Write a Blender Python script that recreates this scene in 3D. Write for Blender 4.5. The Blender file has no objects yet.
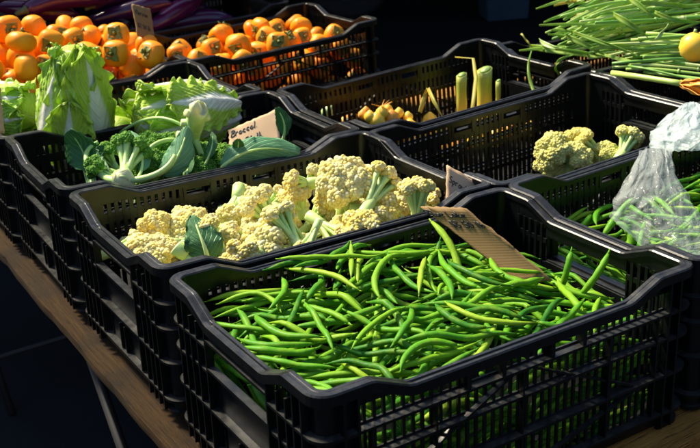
import bpy, math, random
import numpy as np
from mathutils import Vector, Matrix, noise
random.seed(7); rng = np.random.default_rng(11)
R = math.radians
scene = bpy.context.scene
col = scene.collection

# ------------------------------------------------------------------ camera
CAM = Vector((-0.4489, -0.8727, 0.8541))
F_PX = 1048.8
ea, eb, eg = 1.1841, 0.0596, -0.5612
ROT = (Matrix.Rotation(eg, 3, 'Z') @ Matrix.Rotation(eb, 3, 'Y') @ Matrix.Rotation(ea, 3, 'X'))
cd = bpy.data.cameras.new('camera'); cam = bpy.data.objects.new('camera', cd); col.objects.link(cam)
cam.matrix_world = Matrix.Translation(CAM) @ ROT.to_4x4()
cd.sensor_width = 36; cd.lens = 36 * F_PX / 700
cd.clip_start = 0.02; cd.clip_end = 300
cd.dof.use_dof = True; cd.dof.focus_distance = 1.55; cd.dof.aperture_fstop = 13
scene.camera = cam

# ------------------------------------------------------------------ light
SUN_EL, SUN_AZ = R(50), R(-22)          # azimuth measured from +Y towards +X
world = bpy.data.worlds.new('World'); scene.world = world; world.use_nodes = True
wn = world.node_tree.nodes; wl = world.node_tree.links
sky = wn.new('ShaderNodeTexSky'); sky.sky_type = 'NISHITA'; sky.sun_disc = False
sky.sun_elevation = SUN_EL; sky.sun_rotation = SUN_AZ
wl.new(sky.outputs[0], wn['Background'].inputs[0]); wn['Background'].inputs[1].default_value = 0.115
sd = bpy.data.lights.new('sun', 'SUN'); sd.energy = 4.9; sd.angle = R(9); sd.color = (1, .88, .66)
sun = bpy.data.objects.new('sun', sd); col.objects.link(sun)
sdir = Vector((math.sin(SUN_AZ) * math.cos(SUN_EL), math.cos(SUN_AZ) * math.cos(SUN_EL), math.sin(SUN_EL)))
sun.rotation_euler = sdir.to_track_quat('Z', 'Y').to_euler()
scene.view_settings.view_transform = 'Standard'; scene.view_settings.look = 'None'
scene.view_settings.exposure = 0.95; scene.view_settings.gamma = 1

# ------------------------------------------------------------------ helpers
def ray(px, py):
    return (ROT @ Vector(((px - 350) / F_PX, -(py - 224) / F_PX, -1))).normalized()
def at(px, py, z):                       # world point at height z seen at that place
    d = ray(px, py); return CAM + d * ((z - CAM.z) / d.z)
def atd(px, py, dist):
    return CAM + ray(px, py) * dist

CX = ROT @ Vector((1, 0, 0)); CY = ROT @ Vector((0, 1, 0))

class MB:
    def __init__(s): s.v = []; s.f = []; s.uv = []; s.t = []; s.n = 0
    def add(s, vs, fs, uv=None, t=0.0):
        vs = [tuple(map(float, q)) for q in vs]; o = s.n
        s.v += vs; s.n += len(vs); s.f += [tuple(i + o for i in f) for f in fs]
        s.uv += list(uv) if uv is not None else [(0.0, 0.0)] * len(vs)
        s.t += list(t) if hasattr(t, '__len__') else [t] * len(vs)
    def hexa(s, p, t=0.0):               # 8 points: bottom 4, top 4
        s.add(p, [(3, 2, 1, 0), (4, 5, 6, 7), (0, 1, 5, 4), (1, 2, 6, 5), (2, 3, 7, 6), (3, 0, 4, 7)], t=t)
    def box(s, c, d, t=0.0, rot=None):
        p = [Vector((x * d[0] / 2, y * d[1] / 2, z * d[2] / 2)) for z in (-1, 1) for x, y in ((-1, -1), (1, -1), (1, 1), (-1, 1))]
        if rot: p = [rot @ q for q in p]
        s.hexa([q + Vector(c) for q in p], t)
    def tube(s, pts, rad, n=8, t=0.0, squash=1.0):
        pts = [Vector(p) for p in pts]; m = len(pts)
        if not hasattr(rad, '__len__'): rad = [rad] * m
        T = [(pts[min(i + 1, m - 1)] - pts[max(i - 1, 0)]).normalized() for i in range(m)]
        up = Vector((0, 0, 1)) if abs(T[0].z) < .9 else Vector((1, 0, 0))
        a = T[0].cross(up).normalized(); vs = []; uv = []
        for i in range(m):
            a = (a - T[i] * a.dot(T[i])).normalized(); b = T[i].cross(a)
            for k in range(n):
                th = 2 * math.pi * k / n
                vs.append(pts[i] + (a * math.cos(th) + b * math.sin(th) * squash) * rad[i]); uv.append((k / n, i / (m - 1)))
        fs = [(i * n + k, i * n + (k + 1) % n, (i + 1) * n + (k + 1) % n, (i + 1) * n + k) for i in range(m - 1) for k in range(n)]
        fs += [tuple(range(n))[::-1], tuple(range((m - 1) * n, m * n))]
        s.add(vs, fs, uv, t)
    def grid(s, P, uv=None, t=0.0):      # P[i][j]
        m, n = len(P), len(P[0]); vs = [q for r_ in P for q in r_]
        if uv is None: uv = [(j / (n - 1), i / (m - 1)) for i in range(m) for j in range(n)]
        s.add(vs, [(i * n + j, i * n + j + 1, (i + 1) * n + j + 1, (i + 1) * n + j) for i in range(m - 1) for j in range(n - 1)], uv, t)
    def mesh(s, name, mat, smooth=True):
        me = bpy.data.meshes.new(name); me.from_pydata(s.v, [], s.f)
        if smooth: me.polygons.foreach_set('use_smooth', [True] * len(me.polygons))
        a = me.attributes.new('t', 'FLOAT', 'POINT'); a.data.foreach_set('value', s.t)
        u = me.uv_layers.new(name='UVMap')
        li = np.zeros(len(me.loops), dtype=np.int32); me.loops.foreach_get('vertex_index', li)
        u.data.foreach_set('uv', np.array(s.uv, dtype=np.float32)[li].ravel())
        me.materials.append(mat); me.update(); return me
    def build(s, name, mat, parent=None, smooth=True):
        return link(name, s.mesh(name, mat, smooth), parent)
def link(name, me, parent=None):
    o = bpy.data.objects.new(name, me); col.objects.link(o)
    if parent: o.parent = parent
    return o
def tag(o, label=None, cat=None, group=None, kind=None):
    if label: o['label'] = label
    if cat: o['category'] = cat
    if group: o['group'] = group
    if kind: o['kind'] = kind
    return o
def thing(name, label, cat, group=None, M=None):
    return tag(link0(name, M), label, cat, group)
def link0(name, M=None):
    o = bpy.data.objects.new(name, None); col.objects.link(o); o.empty_display_size = .02
    if M is not None: o.matrix_world = M
    return o
def solid(o, th, off=0):
    m = o.modifiers.new('thick', 'SOLIDIFY'); m.thickness = th; m.offset = off; return o
def frame(base, d, roll=0.0, sc=1.0):    # matrix whose Z goes along d
    q = Vector(d).normalized().to_track_quat('Z', 'Y')
    return Matrix.Translation(base) @ q.to_matrix().to_4x4() @ Matrix.Rotation(roll, 4, 'Z') @ Matrix.Scale(sc, 4)
def bez(p, n):
    p = [Vector(q) for q in p]; out = []
    for i in range(n):
        u = i / (n - 1); q = list(p)
        while len(q) > 1: q = [q[k].lerp(q[k + 1], u) for k in range(len(q) - 1)]
        out.append(q[0])
    return out
# unit icosphere with 42 vertices
def ico():
    import bmesh
    bm = bmesh.new(); bmesh.ops.create_icosphere(bm, subdivisions=2, radius=1)
    v = np.array([q.co[:] for q in bm.verts]); f = [tuple(x.index for x in g.verts) for g in bm.faces]; bm.free(); return v, f
IV, IF = ico()

# ------------------------------------------------------------------ materials
class Mat:
    def __init__(s, name):
        s.m = bpy.data.materials.new(name); s.m.use_nodes = True
        s.n = s.m.node_tree.nodes; s.l = s.m.node_tree.links; s.b = s.n['Principled BSDF']
    def node(s, kind, **kw):
        n = s.n.new('ShaderNode' + kind)
        for k, v in kw.items():
            if k in n.inputs.keys() if hasattr(n.inputs, 'keys') else False: s.set(n.inputs[k], v)
            else: setattr(n, k, v)
        return n
    def set(s, inp, v):
        if isinstance(v, bpy.types.NodeSocket): s.l.new(v, inp)
        else: inp.default_value = v
    def noise(s, scale, detail=4, rough=.55, vec=None, dist=0):
        n = s.n.new('ShaderNodeTexNoise'); n.inputs['Scale'].default_value = scale; n.inputs['Detail'].default_value = detail
        n.inputs['Roughness'].default_value = rough; n.inputs['Distortion'].default_value = dist
        s.set(n.inputs['Vector'], vec if vec is not None else s.obj()); return n.outputs['Fac']
    def obj(s):
        if not hasattr(s, 'tc'): s.tc = s.n.new('ShaderNodeTexCoord')
        return s.tc.outputs['Object']
    def uv(s): s.obj(); return s.tc.outputs['UV']
    def scale(s, vec, sc):
        n = s.n.new('ShaderNodeMapping'); n.inputs['Scale'].default_value = sc; s.l.new(vec, n.inputs['Vector']); return n.outputs[0]
    def ramp(s, fac, stops):
        n = s.n.new('ShaderNodeValToRGB'); s.set(n.inputs[0], fac); e = n.color_ramp.elements
        while len(e) < len(stops): e.new(.5)
        for k, (p, c) in enumerate(stops): e[k].position = p; e[k].color = (*c, 1) if len(c) == 3 else c
        return n.outputs[0]
    def mix(s, f, a, b, mode='MIX'):
        n = s.n.new('ShaderNodeMix'); n.data_type = 'RGBA'; n.blend_type = mode
        s.set(n.inputs[0], f)
        for k, v in ((6, a), (7, b)): s.set(n.inputs[k], (*v, 1) if isinstance(v, tuple) else v)
        return n.outputs[2]
    def math(s, op, a, b=0.0, c=None, clamp=False):
        n = s.n.new('ShaderNodeMath'); n.operation = op; n.use_clamp = clamp
        s.set(n.inputs[0], a); s.set(n.inputs[1], b)
        if c is not None: s.set(n.inputs[2], c)
        return n.outputs[0]
    def attr(s, name='t'):
        n = s.n.new('ShaderNodeAttribute'); n.attribute_name = name; return n.outputs['Fac']
    def rnd(s): return s.n.new('ShaderNodeObjectInfo').outputs['Random']
    def col(s, c): s.set(s.b.inputs['Base Color'], (*c, 1) if isinstance(c, tuple) else c); return s
    def rough(s, r): s.set(s.b.inputs['Roughness'], r); return s
    def bump(s, h, strength=.3, dist=.002):
        n = s.n.new('ShaderNodeBump'); n.inputs['Strength'].default_value = strength; n.inputs['Distance'].default_value = dist
        s.l.new(h, n.inputs['Height']); s.l.new(n.outputs[0], s.b.inputs['Normal']); return s
    def sss(s, w, radius=(.01, .006, .003)):
        s.b.inputs['Subsurface Weight'].default_value = w; s.b.inputs['Subsurface Radius'].default_value = radius; s.b.inputs['Subsurface Scale'].default_value = 1.0; return s
    def translucent(s, colr, w):
        t = s.n.new('ShaderNodeBsdfTranslucent'); s.set(t.inputs[0], (*colr, 1) if isinstance(colr, tuple) else colr)
        mx = s.n.new('ShaderNodeMixShader'); mx.inputs[0].default_value = w
        s.l.new(s.b.outputs[0], mx.inputs[1]); s.l.new(t.outputs[0], mx.inputs[2]); s.l.new(mx.outputs[0], s.n['Material Output'].inputs[0]); return s

def m_plastic(name, base, dust):
    m = Mat(name); geo = m.n.new('ShaderNodeNewGeometry').outputs['Position']
    n1 = m.noise(9, 5, .65, geo); n2 = m.noise(260, 3, .6, geo); n3 = m.noise(45, 6, .7, geo)
    f = m.math('MULTIPLY', m.ramp(n1, [(.42, (0, 0, 0)), (.72, (1, 1, 1))]), m.ramp(n3, [(.35, (0, 0, 0)), (.75, (1, 1, 1))]))
    gn = m.n.new('ShaderNodeNewGeometry'); sx = m.n.new('ShaderNodeSeparateXYZ'); m.l.new(gn.outputs['True Normal'], sx.inputs[0])
    up = m.math('MULTIPLY', m.math('MULTIPLY', m.math('SUBTRACT', sx.outputs[2], .5), 2, clamp=True), m.ramp(n3, [(.3, (.1, .1, .1)), (.7, (1, 1, 1))]))
    scr = m.noise(1, 3, .6, m.scale(geo, (40, 40, 420))); scr = m.ramp(scr, [(.66, (0, 0, 0)), (.72, (.7, .7, .7))])
    c = m.mix(m.math('MULTIPLY', f, .5), base, dust); c = m.mix(m.math('MULTIPLY', up, .5), c, (.075, .075, .072)); c = m.mix(m.math('MULTIPLY', scr, m.ramp(n1, [(.45, (0, 0, 0)), (.65, (.6, .6, .6))])), c, (.09, .085, .08))
    m.col(c)
    m.rough(m.math('ADD', m.math('MULTIPLY', n3, .34), .16)); m.bump(n2, .12, .0006)
    m.b.inputs['Specular IOR Level'].default_value = .33
    return m.m
PLASTIC = m_plastic('black_plastic', (.0022, .003, .004), (.020, .018, .015))

def m_bean():
    m = Mat('bean_green'); t = m.attr(); f = m.math('FRACT', m.math('ADD', m.rnd(), t))
    c = m.ramp(f, [(0, (.02, .13, .008)), (.3, (.045, .21, .008)), (.6, (.09, .30, .009)), (.85, (.17, .37, .012)), (1, (.30, .44, .03))])
    n = m.noise(60, 4); n2 = m.noise(400, 2)
    c = m.mix(m.ramp(n, [(.45, (0, 0, 0)), (.8, (.6, .6, .6))]), c, (.24, .38, .02)); c = m.mix(m.ramp(m.noise(24, 6, .8), [(.66, (0, 0, 0)), (.72, (.55, .55, .55))]), c, (.16, .12, .03))
    m.col(c).rough(m.math('ADD', m.math('MULTIPLY', n2, .25), .36)).bump(m.noise(95, 4), .5, .0016)
    m.b.inputs['Specular IOR Level'].default_value = .16
    m.b.inputs['Subsurface Weight'].default_value = .12; m.b.inputs['Subsurface Radius'].default_value = (.002, .005, .001)
    return m.m
BEAN = m_bean()
def m_curd(name, a, b, c2, bs=230):
    m = Mat(name); t = m.attr(); n = m.noise(35, 5); n2 = m.noise(bs * 2.4, 4, .7)
    f = m.math('ADD', m.math('MULTIPLY', m.rnd(), .55), m.math('MULTIPLY', n, .5), clamp=True)
    c = m.mix(f, a, b); c = m.mix(m.math('MULTIPLY', t, .6), c, c2)
    m.b.inputs['Specular IOR Level'].default_value = .2; m.col(c).rough(.6).bump(n2, 1.0, .002).sss(.35, (.008, .005, .002)); return m.m
CURD = m_curd('cauliflower_curd', (.92, .82, .34), (.91, .61, .06), (.95, .92, .66))
CURD_G = m_curd('green_cauliflower_curd', (.84, .80, .26), (.84, .62, .10), (.7, .78, .35))
BROC = m_curd('broccoli_bud', (.05, .22, .03), (.13, .36, .03), (.28, .48, .06), 420)
def m_stalk(name, a, b, cut):
    m = Mat(name); n = m.noise(25, 4); n2 = m.noise(1, 3, .5, m.scale(m.obj(), (220, 220, 25)))
    c = m.mix(n, a, b); c = m.mix(m.attr(), c, cut)
    m.col(c).rough(.42).bump(n2, .3, .001).sss(.2, (.004, .006, .002)); return m.m
STALK = m_stalk('cauliflower_stalk', (.38, .64, .12), (.70, .82, .38), (.85, .86, .58))
BSTALK = m_stalk('broccoli_stalk', (.34, .58, .14), (.58, .76, .30), (.72, .74, .38))
def m_leaf(name, dark, lite, vein, trans, veins=11, rib=.05, w=.25, glossy=.4):
    m = Mat(name); sep = m.n.new('ShaderNodeSeparateXYZ'); m.l.new(m.uv(), sep.inputs[0])
    u = m.math('ABSOLUTE', m.math('SUBTRACT', sep.outputs[0], .5)); v = sep.outputs[1]
    nz = m.noise(5, 4, .6, m.uv()); n3 = m.noise(38, 5)
    # rib narrows towards the tip
    rw = m.math('MULTIPLY', m.math('SUBTRACT', 1.08, v), rib * 2)
    ribf = m.math('SUBTRACT', 1, m.math('DIVIDE', u, rw), clamp=True); ribf = m.math('MULTIPLY', ribf, 2.2, clamp=True)
    ph = m.math('ADD', m.math('SUBTRACT', m.math('MULTIPLY', v, veins), m.math('MULTIPLY', u, veins * .95)), m.math('MULTIPLY', nz, .22))
    tri = m.math('ABSOLUTE', m.math('SUBTRACT', m.math('FRACT', ph), .5))
    vf = m.math('SUBTRACT', 1, m.math('MULTIPLY', tri, 7), clamp=True)
    vo = m.n.new('ShaderNodeTexVoronoi'); vo.feature = 'DISTANCE_TO_EDGE'; vo.inputs['Scale'].default_value = 17; m.l.new(m.scale(m.uv(), (1.0, 1.6, 1)), vo.inputs['Vector'])
    vf2 = m.math('MULTIPLY', m.math('SUBTRACT', 1, m.math('MULTIPLY', vo.outputs[0], 16), clamp=True), .18)
    net = m.math('MAXIMUM', vf, vf2)
    c = m.mix(n3, dark, lite); c = m.mix(m.math('MULTIPLY', net, .8), c, vein); c = m.mix(ribf, c, trans)
    m.col(c).rough(glossy); m.b.inputs['Specular IOR Level'].default_value = .3; m.bump(m.math('ADD', m.math('MULTIPLY', net, -.6), m.math('MULTIPLY', n3, 1.2)), .6, .003)
    m.translucent(c, w); return m.m
NAPA = m_leaf('napa_leaf', (.42, .68, .02), (.66, .84, .10), (.88, .94, .46), (.95, .96, .86), 12, .15, .35, .38)
NAPA_OUT = m_leaf('napa_outer_leaf', (.30, .60, .02), (.54, .80, .08), (.82, .92, .42), (.94, .95, .84), 12, .14, .3, .38)
BLEAF = m_leaf('broccoli_leaf', (.03, .14, .045), (.07, .22, .07), (.20, .38, .15), (.36, .52, .30), 7, .028, .15, .42)
BLEAF_B = m_leaf('bluish_broccoli_leaf', (.07, .25, .11), (.15, .37, .18), (.34, .54, .30), (.50, .66, .48), 7, .03, .15, .5)
def m_persimmon():
    m = Mat('persimmon_skin'); n = m.noise(14, 4); n2 = m.noise(120, 5, .7)
    c = m.mix(m.rnd(), (.92, .25, .002), (.94, .34, .004)); c = m.mix(m.ramp(n, [(.4, (0, 0, 0)), (.75, (1, 1, 1))]), c, (.95, .38, .006))
    c = m.mix(m.ramp(n2, [(.66, (0, 0, 0)), (.74, (.5, .5, .5))]), c, (.45, .14, .02))
    m.col(c).rough(m.math('ADD', m.math('MULTIPLY', n, .25), .32)).bump(n2, .08, .001).sss(.2, (.008, .006, .002)); m.b.inputs['Specular IOR Level'].default_value = .28; return m.m
PERS = m_persimmon()
def simple(name, a, b, sc=30, r=.5, bs=.3, sss=0, spec=None, w=0):
    m = Mat(name); n = m.noise(sc, 5); c = m.mix(m.ramp(n, [(.3, (0, 0, 0)), (.7, (1, 1, 1))]), a, b)
    m.col(c).rough(r).bump(m.noise(sc * 5, 4, .65), bs, .001)
    if sss: m.sss(sss, (.006, .004, .002))
    if w: m.translucent(c, w)
    return m.m
CALYX = simple('calyx', (.12, .17, .02), (.36, .34, .07), 60, .6, .6, 0, None, .2)
EGG = Mat('eggplant_skin')
EGG.col(EGG.mix(EGG.math('MULTIPLY', EGG.rnd(), EGG.noise(6, 3)), (.018, .007, .034), (.11, .010, .085))).rough(.16).bump(EGG.noise(20, 4), .05, .002); EGG = EGG.m
EGGCAP = simple('eggplant_calyx', (.05, .10, .03), (.12, .14, .05), 50, .6, .5)
def m_card(name, a, b, rough=.85):
    m = Mat(name); n = m.noise(6, 5); fib = m.noise(1, 4, .6, m.scale(m.uv(), (3, 140, 1))); n2 = m.noise(90, 4)
    wv = m.n.new('ShaderNodeTexWave'); wv.bands_direction = 'Y'; wv.inputs['Scale'].default_value = 9; wv.inputs['Distortion'].default_value = .4; m.l.new(m.uv(), wv.inputs['Vector'])
    c = m.mix(m.math('MULTIPLY', m.math('ADD', n, fib), .5), a, b)
    m.col(c).rough(rough).bump(m.math('ADD', m.math('MULTIPLY', wv.outputs['Fac'], .6), n2), .25 if rough > .8 else .12, .0012); return m.m
CARD = m_card('cardboard', (.50, .33, .18), (.62, .43, .26))
CARD_D = m_card('dark_shaded_cardboard', (.20, .115, .035), (.29, .175, .06), .75)  # darker card tone, with the bean sign's shade put into the colour
def m_ink():
    m = Mat('marker_ink'); m.col((.012, .012, .014)).rough(.5); return m.m
INK = m_ink()
def m_wood(name, a, b, dirt, ax=(2.5, 60, 60), bs=1.0):
    m = Mat(name); v = m.scale(m.obj(), ax); n = m.noise(1.6, 7, .7, v, 1.2); n2 = m.noise(7, 6, .75, v, .4); n3 = m.noise(6, 5)
    c = m.mix(m.ramp(n, [(.3, (0, 0, 0)), (.7, (1, 1, 1))]), a, b)
    c = m.mix(m.ramp(n3, [(.45, (0, 0, 0)), (.7, (.85, .85, .85))]), c, dirt)
    c = m.mix(m.ramp(n2, [(.36, (.95, .95, .95)), (.47, (0, 0, 0))]), c, (.012, .009, .006))
    m.b.inputs['Specular IOR Level'].default_value = .12; m.col(c).rough(.85).bump(m.math('ADD', n2, m.math('MULTIPLY', n, .6)), bs, .004); return m.m
WOOD_G = m_wood('weathered_wood', (.024, .013, .005), (.070, .040, .016), (.014, .014, .014), (60, 2.5, 60))
WOOD_W = m_wood('warm_wood', (.42, .18, .035), (.62, .31, .07), (.28, .13, .03))
METAL = Mat('dull_metal'); METAL.col((.03, .03, .03)).rough(.6); METAL.b.inputs['Metallic'].default_value = .6; METAL.bump(METAL.noise(80), .2, .001); METAL = METAL.m
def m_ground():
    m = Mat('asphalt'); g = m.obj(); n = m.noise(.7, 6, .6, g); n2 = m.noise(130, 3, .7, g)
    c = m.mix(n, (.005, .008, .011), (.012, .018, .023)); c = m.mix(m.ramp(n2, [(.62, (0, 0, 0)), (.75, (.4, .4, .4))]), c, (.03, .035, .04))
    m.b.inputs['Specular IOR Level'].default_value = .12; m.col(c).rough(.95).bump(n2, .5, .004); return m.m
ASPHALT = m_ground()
def m_bag(name, alpha, tint):
    m = Mat(name); m.col(tint).rough(.10); n = m.noise(30, 4, .6); m.bump(m.math('ABSOLUTE', m.math('SUBTRACT', m.noise(26, 3, .55, None, 1.5), .5)), .9, .012)
    m.b.inputs['Specular IOR Level'].default_value = .8
    tr = m.n.new('ShaderNodeBsdfTransparent'); tl = m.n.new('ShaderNodeBsdfTranslucent'); tl.inputs[0].default_value = (*tint, 1)
    a = m.n.new('ShaderNodeMixShader'); a.inputs[0].default_value = .45; m.l.new(m.b.outputs[0], a.inputs[1]); m.l.new(tl.outputs[0], a.inputs[2])
    lw = m.n.new('ShaderNodeLayerWeight'); lw.inputs[0].default_value = .35
    f = m.math('ADD', m.math('MULTIPLY', lw.outputs['Facing'], .50), m.math('MULTIPLY', n, alpha), clamp=True)
    mx = m.n.new('ShaderNodeMixShader'); m.l.new(f, mx.inputs[0]); m.l.new(tr.outputs[0], mx.inputs[1]); m.l.new(a.outputs[0], mx.inputs[2])
    m.l.new(mx.outputs[0], m.n['Material Output'].inputs[0]); return m.m
BAG = m_bag('clear_plastic_film', .13, (.84, .89, .90)); BAG_W = m_bag('milky_plastic_film', .85, (.78, .88, .89))
PALE = simple('pale_stem', (.28, .46, .10), (.46, .60, .24), 12, .4, .3, .1)
STEMG = Mat('flower_stem'); _f = STEMG.math('FRACT', STEMG.math('ADD', STEMG.rnd(), STEMG.math('MULTIPLY', STEMG.noise(9, 3), .5)))
STEMG.col(STEMG.ramp(_f, [(0, (.12, .32, .04)), (.35, (.26, .48, .07)), (.7, (.46, .62, .14)), (1, (.66, .74, .30))])).rough(.4).bump(STEMG.noise(1, 3, .5, STEMG.scale(STEMG.uv(), (40, 3, 1))), .3, .001); STEMG = STEMG.m
SLEAF = simple('strap_leaf', (.16, .38, .03), (.40, .56, .08), 20, .45, .3, 0, None, .35)
YLEAF = simple('withered_leaf', (.55, .40, .04), (.40, .42, .05), 25, .5, .3, 0, None, .3)
ORANGE = simple('orange_blossom', (.80, .28, .02), (.85, .42, .05), 40, .5, .3, .1)
YELLOW = simple('yellow_bulb_skin', (.95, .52, .02), (.95, .68, .08), 20, .4, .3, .2)
LEEK = Mat('leek_shaft'); _s = LEEK.n.new('ShaderNodeSeparateXYZ'); LEEK.l.new(LEEK.uv(), _s.inputs[0])
LEEK.col(LEEK.mix(LEEK.math('MULTIPLY', LEEK.noise(1, 3, .6, LEEK.scale(LEEK.uv(), (45, 1.5, 1))), .6), LEEK.ramp(_s.outputs[1], [(.1, (.88, .66, .12)), (.5, (.78, .62, .06)), (.8, (.26, .46, .04)), (1, (.40, .56, .12))]), (.75, .55, .08))).rough(.4); LEEK.bump(LEEK.noise(1, 3, .6, LEEK.scale(LEEK.uv(), (60, 2, 1))), .5, .001); LEEK.sss(.15); LEEK = LEEK.m
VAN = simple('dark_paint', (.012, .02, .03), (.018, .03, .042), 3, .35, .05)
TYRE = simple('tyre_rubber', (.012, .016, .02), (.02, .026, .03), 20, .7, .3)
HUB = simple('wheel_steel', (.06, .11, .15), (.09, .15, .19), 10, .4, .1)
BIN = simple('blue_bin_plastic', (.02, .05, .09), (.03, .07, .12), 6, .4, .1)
CANVAS = simple('added_canopy_canvas', (.012, .02, .03), (.02, .03, .04), 3, .8, .2)

# ------------------------------------------------------------------ ground, tables
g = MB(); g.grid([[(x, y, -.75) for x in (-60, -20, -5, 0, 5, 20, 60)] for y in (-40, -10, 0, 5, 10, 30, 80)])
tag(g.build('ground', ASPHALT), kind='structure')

def plank(name, x0, x1, y0, y1, z1, th, mat, label, group=None, wob=.0022):
    m = MB(); alongx = (x1 - x0) > (y1 - y0); N = 60
    a0, a1 = (x0, x1) if alongx else (y0, y1); b0, b1 = (y0, y1) if alongx else (x0, x1)
    P = []; ch = .004
    for i in range(N + 1):
        a = a0 + (a1 - a0) * i / N
        e0 = wob * 2.2 * (noise.noise(Vector((a * 9, z1 * 7 + x0, 1.3))) + .5 * noise.noise(Vector((a * 34, 3, 1))))
        e1 = wob * (noise.noise(Vector((a * 9, 5.1, 1.3)))); zz = wob * .4 * noise.noise(Vector((a * 5, 9.1, 0)))
        sec = [(b0 + e0 + ch * .5, z1 - th), (b0 + e0 * 1.4, z1 - th * .55), (b0 + e0, z1 - ch + zz), (b0 + e0 + ch, z1 + zz * .3), (b1 + e1 - ch, z1 + zz * .3), (b1 + e1, z1 - ch), (b1 + e1, z1 - th)]
        P.append([((a, b, z) if alongx else (b, a, z)) for b, z in sec])
    n = 7; vs = [q for r_ in P for q in r_]
    fs = [(i * n + j, i * n + (j + 1) % n, (i + 1) * n + (j + 1) % n, (i + 1) * n + j) for i in range(N) for j in range(n)] + [tuple(range(n)), tuple(range(N * n, N * n + n))]
    m.add(vs, fs); return m.build(name, mat, None, False)

def table(x0, x1, y0, y1, mats, label, ztop=-.009):
    t = thing('trestle_table', label, 'table', 'tables under the crates', Matrix.Translation(((x0 + x1) / 2, (y0 + y1) / 2, -.75)))
    inv = t.matrix_world.inverted()
    def ch(o): o.parent = t; o.matrix_parent_inverse = inv
    ch(plank('edge_board', x0 - .030, x0 + .10, y0 + .095, y1, ztop, .026, mats[0], ''))
    ch(plank('edge_board', x1 - .12, x1 - .004, y0 + .095, y1, ztop, .03, mats[0], ''))
    ch(plank('front_board', x0 - .030, x1, y0 - .045, y0 + .09, ztop + .001, .036, mats[1], ''))
    ch(plank('back_board', x0, x1, y1 + .003, y1 + .10, ztop, .03, mats[1], ''))
    for k, xx in enumerate(np.linspace(x0 + .2, x1 - .2, 3)):
        ch(plank('top_board', xx - .055, xx + .055, y0 + .095, y1, ztop - .004, .022, mats[0], ''))
    for yy in (y0 + .75, y1 - .35):
        for sx in (x0 + .03, x1 - .08):
            m = MB(); m.tube([(sx, yy - .28, -.75), (sx, yy + .26, ztop - .045)], .011, 10); ch(m.build('leg', METAL))
            m = MB(); m.tube([(sx + .025, yy + .28, -.75), (sx + .025, yy - .26, ztop - .045)], .011, 10); ch(m.build('leg', METAL))
        m = MB(); m.tube([(x0 + .03, yy - .2, -.6), (x1 - .08, yy - .2, -.6)], .008, 8); m.tube([(x0 + .03, yy - .23, ztop - .052), (x1 - .08, yy - .23, ztop - .052)], .012, 8); m.tube([(x0 + .03, yy + .23, ztop - .052), (x1 - .08, yy + .23, ztop - .052)], .012, 8)
        ch(m.build('cross_bar', METAL))
    return t
table(0, 1.24, 0, 2.55, (WOOD_G, WOOD_W), 'weathered plank trestle table carrying the bean and cauliflower crates')
table(1.262, 2.6, 0.3, 1.6, (WOOD_G, WOOD_W), 'plank table under the pile of cut green stems', -.004)

# ------------------------------------------------------------------ crates
CL, CW, HH, HL, RC = .614, .4155, .245, .222, .028
SIDES = [((-CL / 2, -CW / 2), (1, 0), (0, -1), CL), ((CL / 2, -CW / 2), (0, 1), (1, 0), CW), ((CL / 2, CW / 2), (-1, 0), (0, 1), CL), ((-CL / 2, CW / 2), (0, -1), (-1, 0), CW)]
def hgt(u, ln):
    u = min(u, ln - u)
    ks = [(0, HH), (.074, HH), (.080, HH - .0012), (.126, HL + .0015), (.134, HL), (9, HL)]
    for (a, ha), (b, hb) in zip(ks, ks[1:]):
        if u <= b: return ha + (hb - ha) * (u - a) / (b - a)
def sp(k, u, inset):
    (ox, oy), (dx, dy), (nx, ny), ln = SIDES[k]
    return Vector((ox + dx * u - nx * inset, oy + dy * u - ny * inset, 0))
def corner(k, a, inset):                 # corner after side k, a in 0..1
    (ox, oy), (dx, dy), (nx, ny), ln = SIDES[k]; dx2, dy2 = SIDES[(k + 1) % 4][1]
    c = Vector((ox + dx * (ln - RC) + dx2 * RC, oy + dy * (ln - RC) + dy2 * RC, 0)); th = a * math.pi / 2
    n = Vector((nx, ny, 0)) * math.cos(th) + Vector((dx, dy, 0)) * math.sin(th)
    return c + n * (RC - inset)
def path(k0, u0, u1):                    # points along a side: returns f(inset)->pos, height, u
    ln = SIDES[k0][3]; us = [u0] + [x for x in (.074, .08, .126, .134, ln - .134, ln - .126, ln - .08, ln - .074) if u0 < x < u1] + [u1]
    return [((lambda i, k=k0, u=u: sp(k, u, i)), hgt(u, ln), min(u, ln - u)) for u in us]
def cpath(k, n=7):
    return [((lambda i, k=k, a=a / n: corner(k, a, i)), HH, 0) for a in range(n + 1)]
def sweep(mb, pts, secf, closed=False):
    rows = []
    for f, h, u in pts: rows.append([f(i) + Vector((0, 0, z)) for i, z in secf(h, u)])
    n = len(rows[0]); m = len(rows); vs = [q for r_ in rows for q in r_]; fs = []
    for i in range(m if closed else m - 1):
        j = (i + 1) % m
        fs += [(i * n + a, i * n + (a + 1) % n, j * n + (a + 1) % n, j * n + a) for a in range(n)]
    if not closed: fs += [tuple(range(n))[::-1], tuple(range((m - 1) * n, m * n))]
    mb.add(vs, fs)
def rimsec(h, u):
    g = .0022 if u > .13 else .0004
    return [(.0, h - .015), (.0, h - .002), (.002, h), (.0055, h), (.0068, h - g), (.0098, h - g), (.011, h), (.0155, h), (.0175, h - .0018), (.0175, h - .010), (.0158, h - .010), (.0156, h - .005), (.0025, h - .005), (.0022, h - .015)]
LV = [.028, .0905, .146, .186]
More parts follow.
